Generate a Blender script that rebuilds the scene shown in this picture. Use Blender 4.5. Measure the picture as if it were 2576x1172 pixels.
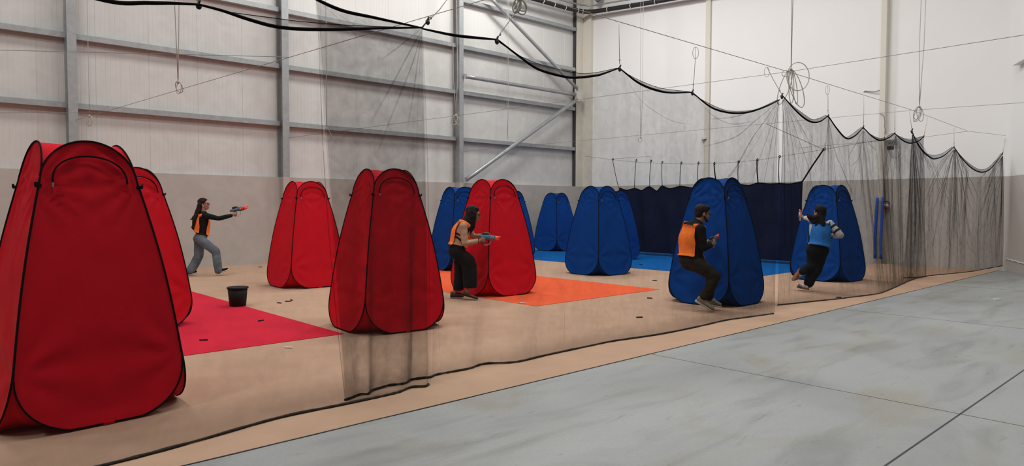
import bpy, bmesh, math, random
import numpy as np
from mathutils import Vector, Matrix, noise as mnoise

for o in list(bpy.data.objects):
    bpy.data.objects.remove(o)
SC = bpy.context.scene
COL = SC.collection
PI = math.pi

# ------------------------------------------------------------------ camera
YAW, PITCH, ROLL, FPX, EYE = math.radians(47.38), math.radians(-2.238), math.radians(0.152), 1727.3, 1.46
_f = Vector((math.cos(YAW) * math.cos(PITCH), math.sin(YAW) * math.cos(PITCH), math.sin(PITCH)))
_r = Vector((math.sin(YAW), -math.cos(YAW), 0))
_u = _r.cross(_f)
_r2 = math.cos(ROLL) * _r + math.sin(ROLL) * _u
_u2 = -math.sin(ROLL) * _r + math.cos(ROLL) * _u
cam = bpy.data.cameras.new('camera')
camo = bpy.data.objects.new('camera', cam)
COL.objects.link(camo)
cam.sensor_width = 36.0
cam.lens = FPX / 2576 * 36.0
cam.clip_start, cam.clip_end = 0.05, 200
camo.matrix_world = Matrix(((_r2.x, _u2.x, -_f.x, 0), (_r2.y, _u2.y, -_f.y, 0), (_r2.z, _u2.z, -_f.z, EYE), (0, 0, 0, 1)))
SC.camera = camo

# ------------------------------------------------------------------ world, lamps, exposure
w = bpy.data.worlds.new('hall_air')
SC.world = w
w.use_nodes = True
w.node_tree.nodes['Background'].inputs[0].default_value = (0.95, 0.97, 1.0, 1)
w.node_tree.nodes['Background'].inputs[1].default_value = 0.10
SC.view_settings.view_transform = 'Standard'
SC.view_settings.look = 'None'
SC.view_settings.gamma = 1.0
SC.view_settings.use_curve_mapping = False
SC.view_settings.exposure = -1.15
SC.cycles.transparent_max_bounces = 32
SC.cycles.max_bounces = 6
SC.cycles.diffuse_bounces = 3
SC.cycles.glossy_bounces = 2
SC.cycles.caustics_reflective = False
SC.cycles.caustics_refractive = False


def lamp(x, y, power, size=(1.6, 1.6), z=10.2, col=(1.0, 0.985, 0.962)):
    d = bpy.data.lights.new('high_bay_lamp', 'AREA')
    d.shape = 'RECTANGLE'
    d.size, d.size_y = size
    d.energy = power
    d.color = col
    o = bpy.data.objects.new('high_bay_lamp', d)
    o.location = (x, y, z)
    COL.objects.link(o)


for lx, k_ in ((-5.5, 1.10), (1.5, 0.76), (8.0, 1.10), (13.8, 1.10)):
    for ly, pw in ((13.5, 520), (8.5, 460), (3.6, 640), (-1.5, 190)):
        lamp(lx, ly, pw * k_ * ((1.7 if ly > 10 else 1.05 if ly > 5 else 0.3 if ly > 0 else 0.9) if lx > 12 else 1.0))


# ------------------------------------------------------------------ measuring helpers (camera sight lines met with real planes)
def ray(px, py):
    return _f + _r2 * ((px - 1288) / FPX) - _u2 * ((py - 586) / FPX)


C0 = Vector((0, 0, EYE))


def G(px, py, z=0.0):
    d = ray(px, py)
    return C0 + d * ((z - EYE) / d.z)


def PY(px, py, Y):
    d = ray(px, py)
    return C0 + d * (Y / d.y)


def PX(px, py, X):
    d = ray(px, py)
    return C0 + d * (X / d.x)


# ------------------------------------------------------------------ materials
def nodes_of(name):
    m = bpy.data.materials.new(name)
    m.use_nodes = True
    nt = m.node_tree
    return m, nt, nt.nodes['Principled BSDF'], nt.nodes['Material Output']


def mat(name, col, rough=0.6, metal=0.0, var=0.0, vscale=8.0, bump=0.0, bscale=60.0, spec=0.5, trans=0.0, emit=0.0, stretch=(1, 1, 1)):
    m, nt, b, out = nodes_of(name)
    b.inputs['Roughness'].default_value = rough
    b.inputs['Metallic'].default_value = metal
    b.inputs['Specular IOR Level'].default_value = spec
    tc = nt.nodes.new('ShaderNodeTexCoord')
    mp = nt.nodes.new('ShaderNodeMapping')
    mp.inputs['Scale'].default_value = stretch
    nt.links.new(tc.outputs['Object'], mp.inputs['Vector'])
    n = nt.nodes.new('ShaderNodeTexNoise')
    n.inputs['Scale'].default_value = vscale
    n.inputs['Detail'].default_value = 5
    nt.links.new(mp.outputs[0], n.inputs['Vector'])
    rp = nt.nodes.new('ShaderNodeValToRGB')
    rp.color_ramp.elements[0].position = 0.3
    rp.color_ramp.elements[1].position = 0.7
    rp.color_ramp.elements[0].color = [c * (1 - var) for c in col] + [1]
    rp.color_ramp.elements[1].color = [min(1, c * (1 + var)) for c in col] + [1]
    nt.links.new(n.outputs['Fac'], rp.inputs[0])
    nt.links.new(rp.outputs[0], b.inputs['Base Color'])
    if bump:
        n2 = nt.nodes.new('ShaderNodeTexNoise')
        n2.inputs['Scale'].default_value = bscale
        n2.inputs['Detail'].default_value = 4
        nt.links.new(mp.outputs[0], n2.inputs['Vector'])
        bp = nt.nodes.new('ShaderNodeBump')
        bp.inputs['Strength'].default_value = bump
        bp.inputs['Distance'].default_value = 0.02
        nt.links.new(n2.outputs['Fac'], bp.inputs['Height'])
        nt.links.new(bp.outputs[0], b.inputs['Normal'])
    if trans:
        t = nt.nodes.new('ShaderNodeBsdfTranslucent')
        nt.links.new(rp.outputs[0], t.inputs['Color'])
        mx = nt.nodes.new('ShaderNodeMixShader')
        mx.inputs[0].default_value = trans
        nt.links.new(b.outputs[0], mx.inputs[1])
        nt.links.new(t.outputs[0], mx.inputs[2])
        nt.links.new(mx.outputs[0], out.inputs['Surface'])
    if emit:
        b.inputs['Emission Color'].default_value = (*col, 1)
        b.inputs['Emission Strength'].default_value = emit
    return m


def tent_fabric(name, col):
    """taut nylon: faint weave, long soft creases, a little light comes through"""
    m, nt, b, out = nodes_of(name)
    b.inputs['Roughness'].default_value = 0.55
    b.inputs['Specular IOR Level'].default_value = 0.03
    b.inputs['Base Color'].default_value = (*col, 1)
    tc = nt.nodes.new('ShaderNodeTexCoord')
    oi = nt.nodes.new('ShaderNodeObjectInfo')
    ad = nt.nodes.new('ShaderNodeVectorMath')
    nt.links.new(tc.outputs['Object'], ad.inputs[0])
    nt.links.new(oi.outputs['Location'], ad.inputs[1])
    mp = nt.nodes.new('ShaderNodeMapping')
    mp.inputs['Scale'].default_value = (1.9, 1.9, 0.9)
    mp.inputs['Rotation'].default_value = (0.55, 0.45, 0.2)
    nt.links.new(ad.outputs[0], mp.inputs['Vector'])
    n = nt.nodes.new('ShaderNodeTexNoise')
    n.inputs['Scale'].default_value = 1.9
    n.inputs['Detail'].default_value = 4
    n.inputs['Distortion'].default_value = 0.9
    nt.links.new(mp.outputs[0], n.inputs['Vector'])
    mg = nt.nodes.new('ShaderNodeMath'); mg.operation = 'SUBTRACT'; mg.inputs[1].default_value = 0.5
    ab = nt.nodes.new('ShaderNodeMath'); ab.operation = 'ABSOLUTE'
    nt.links.new(n.outputs['Fac'], mg.inputs[0]); nt.links.new(mg.outputs[0], ab.inputs[0])
    bp = nt.nodes.new('ShaderNodeBump')
    bp.inputs['Strength'].default_value = 0.30
    bp.inputs['Distance'].default_value = 0.045
    nt.links.new(ab.outputs[0], bp.inputs['Height'])
    nt.links.new(bp.outputs[0], b.inputs['Normal'])
    t = nt.nodes.new('ShaderNodeBsdfTranslucent')
    t.inputs['Color'].default_value = (*col, 1)
    mx = nt.nodes.new('ShaderNodeMixShader')
    mx.inputs[0].default_value = 0.14
    nt.links.new(b.outputs[0], mx.inputs[1]); nt.links.new(t.outputs[0], mx.inputs[2])
    nt.links.new(mx.outputs[0], out.inputs['Surface'])
    return m


def net_material(name, cover, tone, gathered=False):
    """fine knotted net: threads cover a share of the area, more of it when seen edge-on, as a real net does"""
    m, nt, b, out = nodes_of(name)
    nt.nodes.remove(b)
    df = nt.nodes.new('ShaderNodeBsdfDiffuse'); df.inputs['Color'].default_value = (*tone, 1)
    tr = nt.nodes.new('ShaderNodeBsdfTransparent')
    g = nt.nodes.new('ShaderNodeNewGeometry')
    dt = nt.nodes.new('ShaderNodeVectorMath'); dt.operation = 'DOT_PRODUCT'
    nt.links.new(g.outputs['Incoming'], dt.inputs[0]); nt.links.new(g.outputs['Normal'], dt.inputs[1])
    ab = nt.nodes.new('ShaderNodeMath'); ab.operation = 'ABSOLUTE'; nt.links.new(dt.outputs['Value'], ab.inputs[0])
    mxx = nt.nodes.new('ShaderNodeMath'); mxx.operation = 'MAXIMUM'; mxx.inputs[1].default_value = 0.13
    nt.links.new(ab.outputs[0], mxx.inputs[0])
    dv = nt.nodes.new('ShaderNodeMath'); dv.operation = 'DIVIDE'; dv.inputs[0].default_value = 1.0
    nt.links.new(mxx.outputs[0], dv.inputs[1])
    # uneven weave
    tc = nt.nodes.new('ShaderNodeTexCoord')
    n = nt.nodes.new('ShaderNodeTexNoise'); n.inputs['Scale'].default_value = 9; n.inputs['Detail'].default_value = 3
    n.inputs['Distortion'].default_value = 1.0
    nt.links.new(tc.outputs['Object'], n.inputs['Vector'])
    mr = nt.nodes.new('ShaderNodeMapRange')
    mr.inputs['From Min'].default_value = 0.3; mr.inputs['From Max'].default_value = 0.7
    mr.inputs['To Min'].default_value = 1 - cover * 1.2; mr.inputs['To Max'].default_value = 1 - cover * 0.8
    nt.links.new(n.outputs['Fac'], mr.inputs['Value'])
    pw = nt.nodes.new('ShaderNodeMath'); pw.operation = 'POWER'
    nt.links.new(mr.outputs[0], pw.inputs[0]); nt.links.new(dv.outputs[0], pw.inputs[1])
    if gathered:
        # how tightly the threads are bunched: full along the crease, none at its sides and tail
        at = nt.nodes.new('ShaderNodeAttribute'); at.attribute_name = 'gather'
        ml = nt.nodes.new('ShaderNodeMath'); ml.operation = 'MULTIPLY'
        nt.links.new(at.outputs['Fac'], ml.inputs[0]); nt.links.new(dv.outputs[0], ml.inputs[1])
        nt.links.new(ml.outputs[0], pw.inputs[1])
    mx = nt.nodes.new('ShaderNodeMixShader')
    nt.links.new(pw.outputs[0], mx.inputs[0])
    nt.links.new(df.outputs[0], mx.inputs[1]); nt.links.new(tr.outputs[0], mx.inputs[2])
    nt.links.new(mx.outputs[0], out.inputs['Surface'])
    return m


def concrete(name):
    m, nt, b, out = nodes_of(name)
    b.inputs['Specular IOR Level'].default_value = 0.4
    tc = nt.nodes.new('ShaderNodeTexCoord')

    def noise(sc, stretch, rot=0.0, det=6, dist=0.0):
        mp = nt.nodes.new('ShaderNodeMapping'); mp.inputs['Scale'].default_value = stretch
        mp.inputs['Rotation'].default_value = (0, 0, rot)
        nt.links.new(tc.outputs['Object'], mp.inputs['Vector'])
        n = nt.nodes.new('ShaderNodeTexNoise'); n.inputs['Scale'].default_value = sc
        n.inputs['Detail'].default_value = det; n.inputs['Distortion'].default_value = dist
        nt.links.new(mp.outputs[0], n.inputs['Vector'])
        return n.outputs['Fac']

    def ramp(fac, stops):
        r = nt.nodes.new('ShaderNodeValToRGB')
        r.color_ramp.elements[0].position, r.color_ramp.elements[0].color = stops[0][0], (*stops[0][1], 1)
        r.color_ramp.elements[1].position, r.color_ramp.elements[1].color = stops[-1][0], (*stops[-1][1], 1)
        for p, c in stops[1:-1]:
            e = r.color_ramp.elements.new(p); e.color = (*c, 1)
        nt.links.new(fac, r.inputs[0])
        return r.outputs[0]

    def mul(a, bcol, fac=1.0):
        x = nt.nodes.new('ShaderNodeMix'); x.data_type = 'RGBA'; x.blend_type = 'MULTIPLY'
        x.inputs['Factor'].default_value = fac
        nt.links.new(a, x.inputs['A']); nt.links.new(bcol, x.inputs['B'])
        return x.outputs['Result']
    c = ramp(noise(0.55, (1, 1, 1), dist=0.6), [(0.3, (0.245, 0.252, 0.243)), (0.5, (0.292, 0.303, 0.296)), (0.7, (0.318, 0.331, 0.328))])
    c = mul(c, ramp(noise(1.3, (0.5, 2.2, 1), 0.5, dist=1.2), [(0.28, (0.78, 0.78, 0.77)), (0.48, (1, 1, 1)), (0.75, (1.03, 1.03, 1.03))]))
    c = mul(c, ramp(noise(0.9, (1, 1.6, 1), 1.1, dist=0.8), [(0.30, (0.93, 0.88, 0.78)), (0.46, (1, 1, 1)), (0.8, (0.97, 0.99, 1.02))]))
    c = mul(c, ramp(noise(3.2, (0.6, 2.5, 1), 2.2, dist=2.0), [(0.27, (0.80, 0.79, 0.77)), (0.36, (1, 1, 1)), (0.9, (1, 1, 1))]))
    c = mul(c, ramp(noise(40, (1, 1, 1)), [(0.3, (0.95, 0.95, 0.95)), (0.7, (1.04, 1.04, 1.04))]))
    nt.links.new(c, b.inputs['Base Color'])
    rr = nt.nodes.new('ShaderNodeMapRange'); rr.inputs['To Min'].default_value = 0.42; rr.inputs['To Max'].default_value = 0.68
    nt.links.new(noise(1.1, (1, 1, 1)), rr.inputs['Value']); nt.links.new(rr.outputs[0], b.inputs['Roughness'])
    return m


M = {}
M['concrete'] = concrete('polished_concrete')
M['tan'] = mat('tan_needle_felt', (0.462, 0.306, 0.212), 0.95, var=0.05, vscale=3, bump=0.25, bscale=180, spec=0.1)
M['red_mat'] = mat('red_felt', (0.56, 0.018, 0.042), 0.95, var=0.04, vscale=4, bump=0.2, bscale=180, spec=0.1)
M['orange_mat'] = mat('orange_felt', (0.74, 0.115, 0.042), 0.95, var=0.04, vscale=4, bump=0.2, bscale=180, spec=0.1)
M['blue_mat'] = mat('blue_felt', (0.001, 0.095, 0.33), 0.95, var=0.05, vscale=4, bump=0.2, bscale=180, spec=0.1)
M['seam'] = mat('dark_seam_and_shadow', (0.05, 0.05, 0.05), 0.9)
M['panel'] = mat('cladding_white', (0.62, 0.618, 0.595), 0.5, var=0.02, vscale=1.5, stretch=(1, 1, 0.2))
M['white'] = mat('white_paint', (0.80, 0.80, 0.785), 0.75, var=0.012, vscale=1.2)
M['taupe'] = mat('taupe_paint', (0.455, 0.418, 0.382), 0.75, var=0.02, vscale=1.2)
M['beige'] = mat('beige_paint', (0.66, 0.63, 0.55), 0.7, var=0.015, vscale=2)
M['galv'] = mat('galvanised_steel', (0.36, 0.38, 0.385), 0.5, metal=0.35, var=0.10, vscale=9)
M['tube'] = mat('galvanised_tube', (0.40, 0.415, 0.415), 0.4, metal=0.5, var=0.08, vscale=12)
M['black'] = mat('black_plastic', (0.012, 0.012, 0.013), 0.5)
M['tape'] = mat('black_binding_tape', (0.007, 0.006, 0.007), 0.95, var=0.2, vscale=30, spec=0.08)
M['hem'] = mat('black_hem_cloth', (0.030, 0.022, 0.017), 0.95, var=0.4, vscale=40, bump=0.5, bscale=90)
M['duct'] = mat('black_duct', (0.015, 0.015, 0.014), 0.55)
M['red'] = tent_fabric('red_nylon', (0.64, 0.011, 0.024))
M['blue'] = tent_fabric('blue_nylon', (0.004, 0.054, 0.27))
M['navy'] = mat('navy_curtain_cloth', (0.007, 0.011, 0.033), 0.95, spec=0.08, var=0.15, vscale=6, bump=0.2, bscale=50)
M['foam'] = mat('blue_foam', (0.02, 0.09, 0.42), 0.8, var=0.05, vscale=20)
M['rope'] = mat('grey_rope', (0.42, 0.41, 0.37), 0.9, var=0.15, vscale=60)
M['wire'] = mat('steel_wire', (0.27, 0.265, 0.25), 0.6, metal=0.2, var=0.1, vscale=60)
M['bucket'] = mat('black_bucket_plastic', (0.008, 0.007, 0.007), 0.6, var=0.1, vscale=10, spec=0.2)
M['net'] = net_material('black_net', 0.185, (0.022, 0.022, 0.02))
M['net_flap'] = net_material('black_net_doubled', 0.22, (0.022, 0.022, 0.02))
M['net_band'] = net_material('black_net_border', 0.27, (0.03, 0.03, 0.03))
M['net_fold'] = net_material('black_net_gathered', 0.42, (0.014, 0.014, 0.013), True)
M['net_fold2'] = net_material('black_net_pleat', 0.24, (0.016, 0.016, 0.015), True)
M['plastic_white'] = mat('white_plastic', (0.72, 0.72, 0.70), 0.5)
M['grey'] = mat('grey_plastic', (0.22, 0.23, 0.24), 0.5)
M['exit'] = mat('green_lit_sign', (0.12, 0.9, 0.42), 0.4, emit=1.6)
M['skin'] = mat('skin', (0.40, 0.205, 0.14), 0.55, var=0.06, vscale=30)
M['skin2'] = mat('tan_skin', (0.29, 0.15, 0.10), 0.55, var=0.06, vscale=30)
M['hair_brown'] = mat('dark_brown_hair', (0.020, 0.011, 0.009), 0.5, var=0.4, vscale=40, bump=0.6, bscale=40, stretch=(5, 5, 0.6), spec=0.15)
M['hair_black'] = mat('black_hair', (0.009, 0.006, 0.006), 0.5, var=0.4, vscale=40, bump=0.6, bscale=40, stretch=(5, 5, 0.6), spec=0.15)
M['cloth_black'] = mat('black_cloth', (0.010, 0.010, 0.011), 0.9, var=0.2, vscale=14, bump=0.4, bscale=25, spec=0.12)
M['cloth_olive'] = mat('dark_olive_cloth', (0.026, 0.021, 0.015), 0.9, var=0.2, vscale=12, bump=0.4, bscale=25, spec=0.12)
M['cloth_navy'] = mat('dark_navy_cloth', (0.010, 0.012, 0.018), 0.9, var=0.25, vscale=12, bump=0.4, bscale=25, spec=0.12)
M['cloth_beige'] = mat('beige_knit', (0.46, 0.30, 0.205), 0.9, var=0.12, vscale=18, bump=0.4, bscale=30, spec=0.12)
M['cloth_white'] = mat('white_knit', (0.68, 0.65, 0.62), 0.9, var=0.06, vscale=18, bump=0.4, bscale=30, spec=0.12)
M['stripe'] = mat('navy_stripe', (0.012, 0.014, 0.035), 0.9)
M['denim'] = mat('faded_denim', (0.125, 0.155, 0.185), 0.9, var=0.35, vscale=5, bump=0.4, bscale=30, spec=0.12)
M['vest_orange'] = mat('orange_mesh_vest', (0.95, 0.21, 0.035), 0.8, var=0.07, vscale=10, bump=0.35, bscale=18, spec=0.12)
M['vest_blue'] = mat('blue_mesh_vest', (0.03, 0.19, 0.55), 0.75, var=0.15, vscale=10, bump=0.4, bscale=18, spec=0.12)
M['leather'] = mat('brown_leather', (0.065, 0.032, 0.020), 0.6, var=0.15, vscale=20)
M['shoe_tan'] = mat('grey_beige_trainer', (0.27, 0.24, 0.18), 0.8, var=0.3, vscale=25)
M['sole_pale'] = mat('pale_sole', (0.55, 0.52, 0.44), 0.8)
M['sole_gum'] = mat('gum_rubber_sole', (0.25, 0.105, 0.05), 0.7)
M['shoe_white'] = mat('white_trainer', (0.62, 0.60, 0.57), 0.7, var=0.05, vscale=20)
M['toy_blue'] = mat('teal_blue_toy_plastic', (0.035, 0.19, 0.27), 0.4)
M['toy_slate'] = mat('slate_blue_toy_plastic', (0.045, 0.085, 0.12), 0.4)
M['toy_orange'] = mat('bright_orange_toy_plastic', (0.95, 0.10, 0.06), 0.4)
M['toy_grey'] = mat('pale_grey_toy_plastic', (0.45, 0.46, 0.47), 0.5)
M['lens'] = mat('dark_glasses_rim', (0.03, 0.02, 0.02), 0.3)
M['eye'] = mat('dark_eye', (0.015, 0.01, 0.01), 0.2)
M['lip'] = mat('lip', (0.33, 0.10, 0.08), 0.5)
M['dart_dark'] = mat('dark_foam', (0.012, 0.014, 0.035), 0.85)
M['dart_tip'] = mat('orange_dart_tip', (0.45, 0.10, 0.05), 0.6)
M['dart_pale'] = mat('pale_foam', (0.75, 0.73, 0.70), 0.85)


# ------------------------------------------------------------------ object helpers
def link(name, me, parent=None, loc=None):
    o = bpy.data.objects.new(name, me)
    COL.objects.link(o)
    if parent is not None:
        o.parent = parent
    if loc is not None:
        o.location = loc
    return o


def mk(name, vs, fs, m, parent=None, smooth=True, loc=None, mi=None):
    me = bpy.data.meshes.new(name)
    me.from_pydata([tuple(v) for v in vs], [], fs)
    for mm in (m if isinstance(m, (list, tuple)) else [m]):
        me.materials.append(mm)
    if mi is not None:
        me.polygons.foreach_set('material_index', mi)
    me.polygons.foreach_set('use_smooth', [smooth] * len(me.polygons))
    me.update()
    return link(name, me, parent, loc)


def tag(o, label, cat, group=None, kind=None):
    if label:
        o['label'] = label
    if cat:
        o['category'] = cat
    if group:
        o['group'] = group
    if kind:
        o['kind'] = kind
    return o


def structure(o):
    o['kind'] = 'structure'
    return o


def empty(name, loc, label, cat, group=None, rotz=0.0):
    o = bpy.data.objects.new(name, None)
    COL.objects.link(o)
    o.location = loc
    o.rotation_euler = (0, 0, rotz)
    o.empty_display_size = 0.1
    return tag(o, label, cat, group)


class MB:
    def __init__(s):
        s.v, s.f, s.m = [], [], []

    def add(s, vs, fs, mi=0):
        k = len(s.v)
        s.v += [tuple(v) for v in vs]
        s.f += [tuple(i + k for i in f) for f in fs]
        s.m += [mi] * len(fs)
        return s

    def box(s, x0, x1, y0, y1, z0, z1, mi=0):
        vs = [(x, y, z) for z in (z0, z1) for y in (y0, y1) for x in (x0, x1)]
        return s.add(vs, [(0, 2, 3, 1), (4, 5, 7, 6), (0, 1, 5, 4), (2, 6, 7, 3), (0, 4, 6, 2), (1, 3, 7, 5)], mi)

    def tube(s, pts, r, n=8, mi=0, closed=False, cap=True):
        P = [Vector(p) for p in pts]
        k = len(P)
        rs = r if isinstance(r, (list, tuple)) else [r] * k
        vs, fs = [], []
        t0 = None
        nrm = None
        for i in range(k):
            if closed:
                t = P[(i + 1) % k] - P[i - 1]
            else:
                t = P[min(i + 1, k - 1)] - P[max(i - 1, 0)]
            if t.length < 1e-9:
                t = t0 or Vector((0, 0, 1))
            t.normalize()
            if nrm is None:
                a = Vector((0, 0, 1)) if abs(t.z) < 0.9 else Vector((1, 0, 0))
                nrm = t.cross(a).normalized()
            else:
                nrm = (nrm - t * nrm.dot(t))
                nrm = nrm.normalized() if nrm.length > 1e-6 else t.orthogonal().normalized()
            bn = t.cross(nrm)
            t0 = t
            for j in range(n):
                a = 2 * PI * j / n
                vs.append(P[i] + (nrm * math.cos(a) + bn * math.sin(a)) * rs[i])
        for i in range(k if closed else k - 1):
            i2 = (i + 1) % k
            for j in range(n):
                j2 = (j + 1) % n
                fs.append((i * n + j, i * n + j2, i2 * n + j2, i2 * n + j))
        if cap and not closed:
            fs.append(tuple(range(n))[::-1])
            fs.append(tuple(range((k - 1) * n, k * n)))
        return s.add(vs, fs, mi)

    def loft(s, secs, n=20, mi=0):
        """secs: list of (center, U, V, a, b) elliptical sections, closed at both ends"""
        vs, fs = [], []
        k = len(secs)
        for c, U, V, a, b in secs:
            c, U, V = Vector(c), Vector(U), Vector(V)
            for j in range(n):
                t = 2 * PI * j / n
                vs.append(c + U * (a * math.cos(t)) + V * (b * math.sin(t)))
        for i in range(k - 1):
            for j in range(n):
                j2 = (j + 1) % n
                fs.append((i * n + j, i * n + j2, (i + 1) * n + j2, (i + 1) * n + j))
        fs.append(tuple(range(n))[::-1])
        fs.append(tuple(range((k - 1) * n, k * n)))
        return s.add(vs, fs, mi)

    def ball(s, c, rx, ry=None, rz=None, U=(1, 0, 0), V=(0, 1, 0), W=(0, 0, 1), n=14, m=9, mi=0):
        ry = rx if ry is None else ry
        rz = rx if rz is None else rz
        c, U, V, W = Vector(c), Vector(U), Vector(V), Vector(W)
        vs = [c - W * rz]
        for i in range(1, m):
            p = -PI / 2 + PI * i / m
            for j in range(n):
                t = 2 * PI * j / n
                vs.append(c + U * (rx * math.cos(p) * math.cos(t)) + V * (ry * math.cos(p) * math.sin(t)) + W * (rz * math.sin(p)))
        vs.append(c + W * rz)
        fs = [(0, 1 + (j + 1) % n, 1 + j) for j in range(n)]
        for i in range(m - 2):
            for j in range(n):
                a = 1 + i * n
                fs.append((a + j, a + (j + 1) % n, a + n + (j + 1) % n, a + n + j))
        e = len(vs) - 1
        a = 1 + (m - 2) * n
        fs += [(a + j, a + (j + 1) % n, e) for j in range(n)]
        return s.add(vs, fs, mi)

    def cone(s, p0, r0, p1, r1, n=12):
        """a tapered limb with round ends"""
        p0, p1 = Vector(p0), Vector(p1)
        ax = p1 - p0
        L = ax.length
        if L < 1e-6:
            return s.ball(p0, max(r0, r1))
        ax.normalize()
        pts, rs = [], []
        for k in range(5):
            a = PI / 2 * (k / 4)
            pts.append(p0 - ax * (r0 * math.cos(a)) * 0.999); rs.append(max(r0 * math.sin(a), r0 * 0.03))
        for k in range(1, 5):
            t = k / 5
            pts.append(p0 + ax * L * t); rs.append(r0 + (r1 - r0) * t)
        for k in range(5):
            a = PI / 2 * (1 - k / 4)
            pts.append(p1 + ax * (r1 * math.cos(a)) * 0.999); rs.append(max(r1 * math.sin(a), r1 * 0.03))
        return s.tube(pts, rs, n)

    def limb(s, *pr):
        """chain of (point, radius)"""
        for a, b in zip(pr[:-1], pr[1:]):
            s.cone(a[0], a[1], b[0], b[1])
        return s

    def build(s, name, m, parent=None, smooth=True, loc=None):
        return mk(name, s.v, s.f, m, parent, smooth, loc, s.m if isinstance(m, (list, tuple)) else None)

    def remesh(s, name, m, parent=None, voxel=0.01, smooth=3, wrinkle=0.0, wscale=9.0):
        """one continuous skin over everything in the builder"""
        o = s.build(name + '_raw', m)
        md = o.modifiers.new('r', 'REMESH')
        md.mode = 'VOXEL'
        md.voxel_size = voxel
        md.use_smooth_shade = True
        if smooth:
            sm = o.modifiers.new('s', 'SMOOTH')
            sm.iterations = smooth
            sm.factor = 0.5
        dg = bpy.context.evaluated_depsgraph_get()
        me = bpy.data.meshes.new_from_object(o.evaluated_get(dg))
        bpy.data.objects.remove(o)
        me.name = name
        if wrinkle:
            me.update()
            for v in me.vertices:
                p = v.co
                k = mnoise.noise(Vector((p.x * wscale, p.y * wscale, p.z * wscale * 1.3))) + 0.5 * mnoise.noise(Vector((p.x * wscale * 2.3 + 7, p.y * wscale * 2.3, p.z * wscale * 2.6)))
                v.co = p + v.normal * (k * wrinkle)
            me.update()
        me.polygons.foreach_set('use_smooth', [True] * len(me.polygons))
        if not me.materials:
            me.materials.append(m)
        return link(name, me, parent)


def copy_tree(o, parent=None):
    c = o.copy()
    COL.objects.link(c)
    if parent is not None:
        c.parent = parent
    for ch in list(o.children):
        copy_tree(ch, c)
    return c


def arc_pts(f, n):
    return [f(i / n) for i in range(n + 1)]


# ------------------------------------------------------------------ the setting
XL, XR = -7.0, 19.1        # left run of the long wall, plane of the right wall
YW = 16.93                 # cladding plane of the long wall
PAINT = 2.18
mb = MB().box(-9, 26, -9, 18, -0.3, 0.0)
structure(mb.build('floor', M['concrete'], smooth=False))
# saw-cut joints of the slab, thin dark grooves filled with grey mastic
j = MB()
for y in (1.385, -3.9):
    j.box(-8.5, 18.5, y - 0.006, y + 0.006, 0.0, 0.0012)
for x in (5.585, 10.1, 0.2, 14.7):
    j.box(x - 0.0035, x + 0.0035, -8.5, 4.03, 0.0, 0.0012)
structure(j.build('trim_1', M['seam'], smooth=False))
fl = MB().box(-6.5, 19.02, 4.035, 16.8, 0.0, 0.006)
structure(fl.build('floor', M['tan'], smooth=False))
rnd = random.Random(3)
e = MB()
pts = [(-6.5 + 0.25 * i, 4.033 + rnd.uniform(-0.003, 0.004), 0.002) for i in range(103)]
e.tube(pts, 0.0045, 5)
structure(e.build('trim_2', M['seam']))


def felt_mat(x0, x1, y0, y1, m, label, name='floor_mat'):
    o = MB().box(x0, x1, y0, y1, 0.006, 0.011).build(name, m, smooth=False)
    return tag(o, label, 'mat')


felt_mat(0.83, 3.835, 6.98, 14.2, M['red_mat'], 'red felt mat under the bucket, beside the big red tents')
felt_mat(6.98, 10.03, 7.07, 14.9, M['orange_mat'], 'orange felt mat under the red tent in the middle of the hall')
felt_mat(13.03, 15.98, 7.01, 16.1, M['blue_mat'], 'blue felt mat in front of the navy curtain')
felt_mat(16.0, 18.9, 7.01, 16.1, M['blue_mat'], 'blue felt mat seen as a thin strip under the navy curtain')

# long wall on the left: ribbed white cladding above, painted concrete plinth below
vs, fs, mi = [], [], []
x = XL
prof = []
rib = 0
while x < 18.6:
    seam = (rib % 11 == 0)
    wd, dp = (0.022, 0.007) if seam else (0.014, 0.0022)
    prof += [(x, 0), (x + wd * 0.3, dp), (x + wd * 0.7, dp), (x + wd, 0)]
    x += 0.095
    rib += 1
prof.append((19.1, 0))
for z in (PAINT - 0.01, 11.0):
    vs += [(px_, YW + d_, z) for px_, d_ in prof]
n = len(prof)
fs = [(i, i + 1, n + i + 1, n + i) for i in range(n - 1)]
mi = [0] * len(fs)
k = len(vs)
vs += [(XL, 16.8, 0), (19.1, 16.8, 0), (19.1, 16.8, PAINT), (XL, 16.8, PAINT), (XL, YW + 0.05, PAINT), (19.1, YW + 0.05, PAINT)]
fs += [(k, k + 1, k + 2, k + 3), (k + 3, k + 2, k + 5, k + 4)]
mi += [1, 1]
structure(mk('wall_left', vs, fs, [M['panel'], M['taupe']], smooth=False, mi=mi))
# right wall, painted in two tones
vs = [(XR, 3.9, 0), (XR, YW, 0), (XR, YW, PAINT), (XR, 3.9, PAINT), (XR, 3.9, 11), (XR, YW, 11)]
structure(mk('wall_right', vs, [(0, 1, 2, 3), (3, 2, 5, 4)], [M['taupe'], M['white']], smooth=False, mi=[0, 1]))
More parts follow.
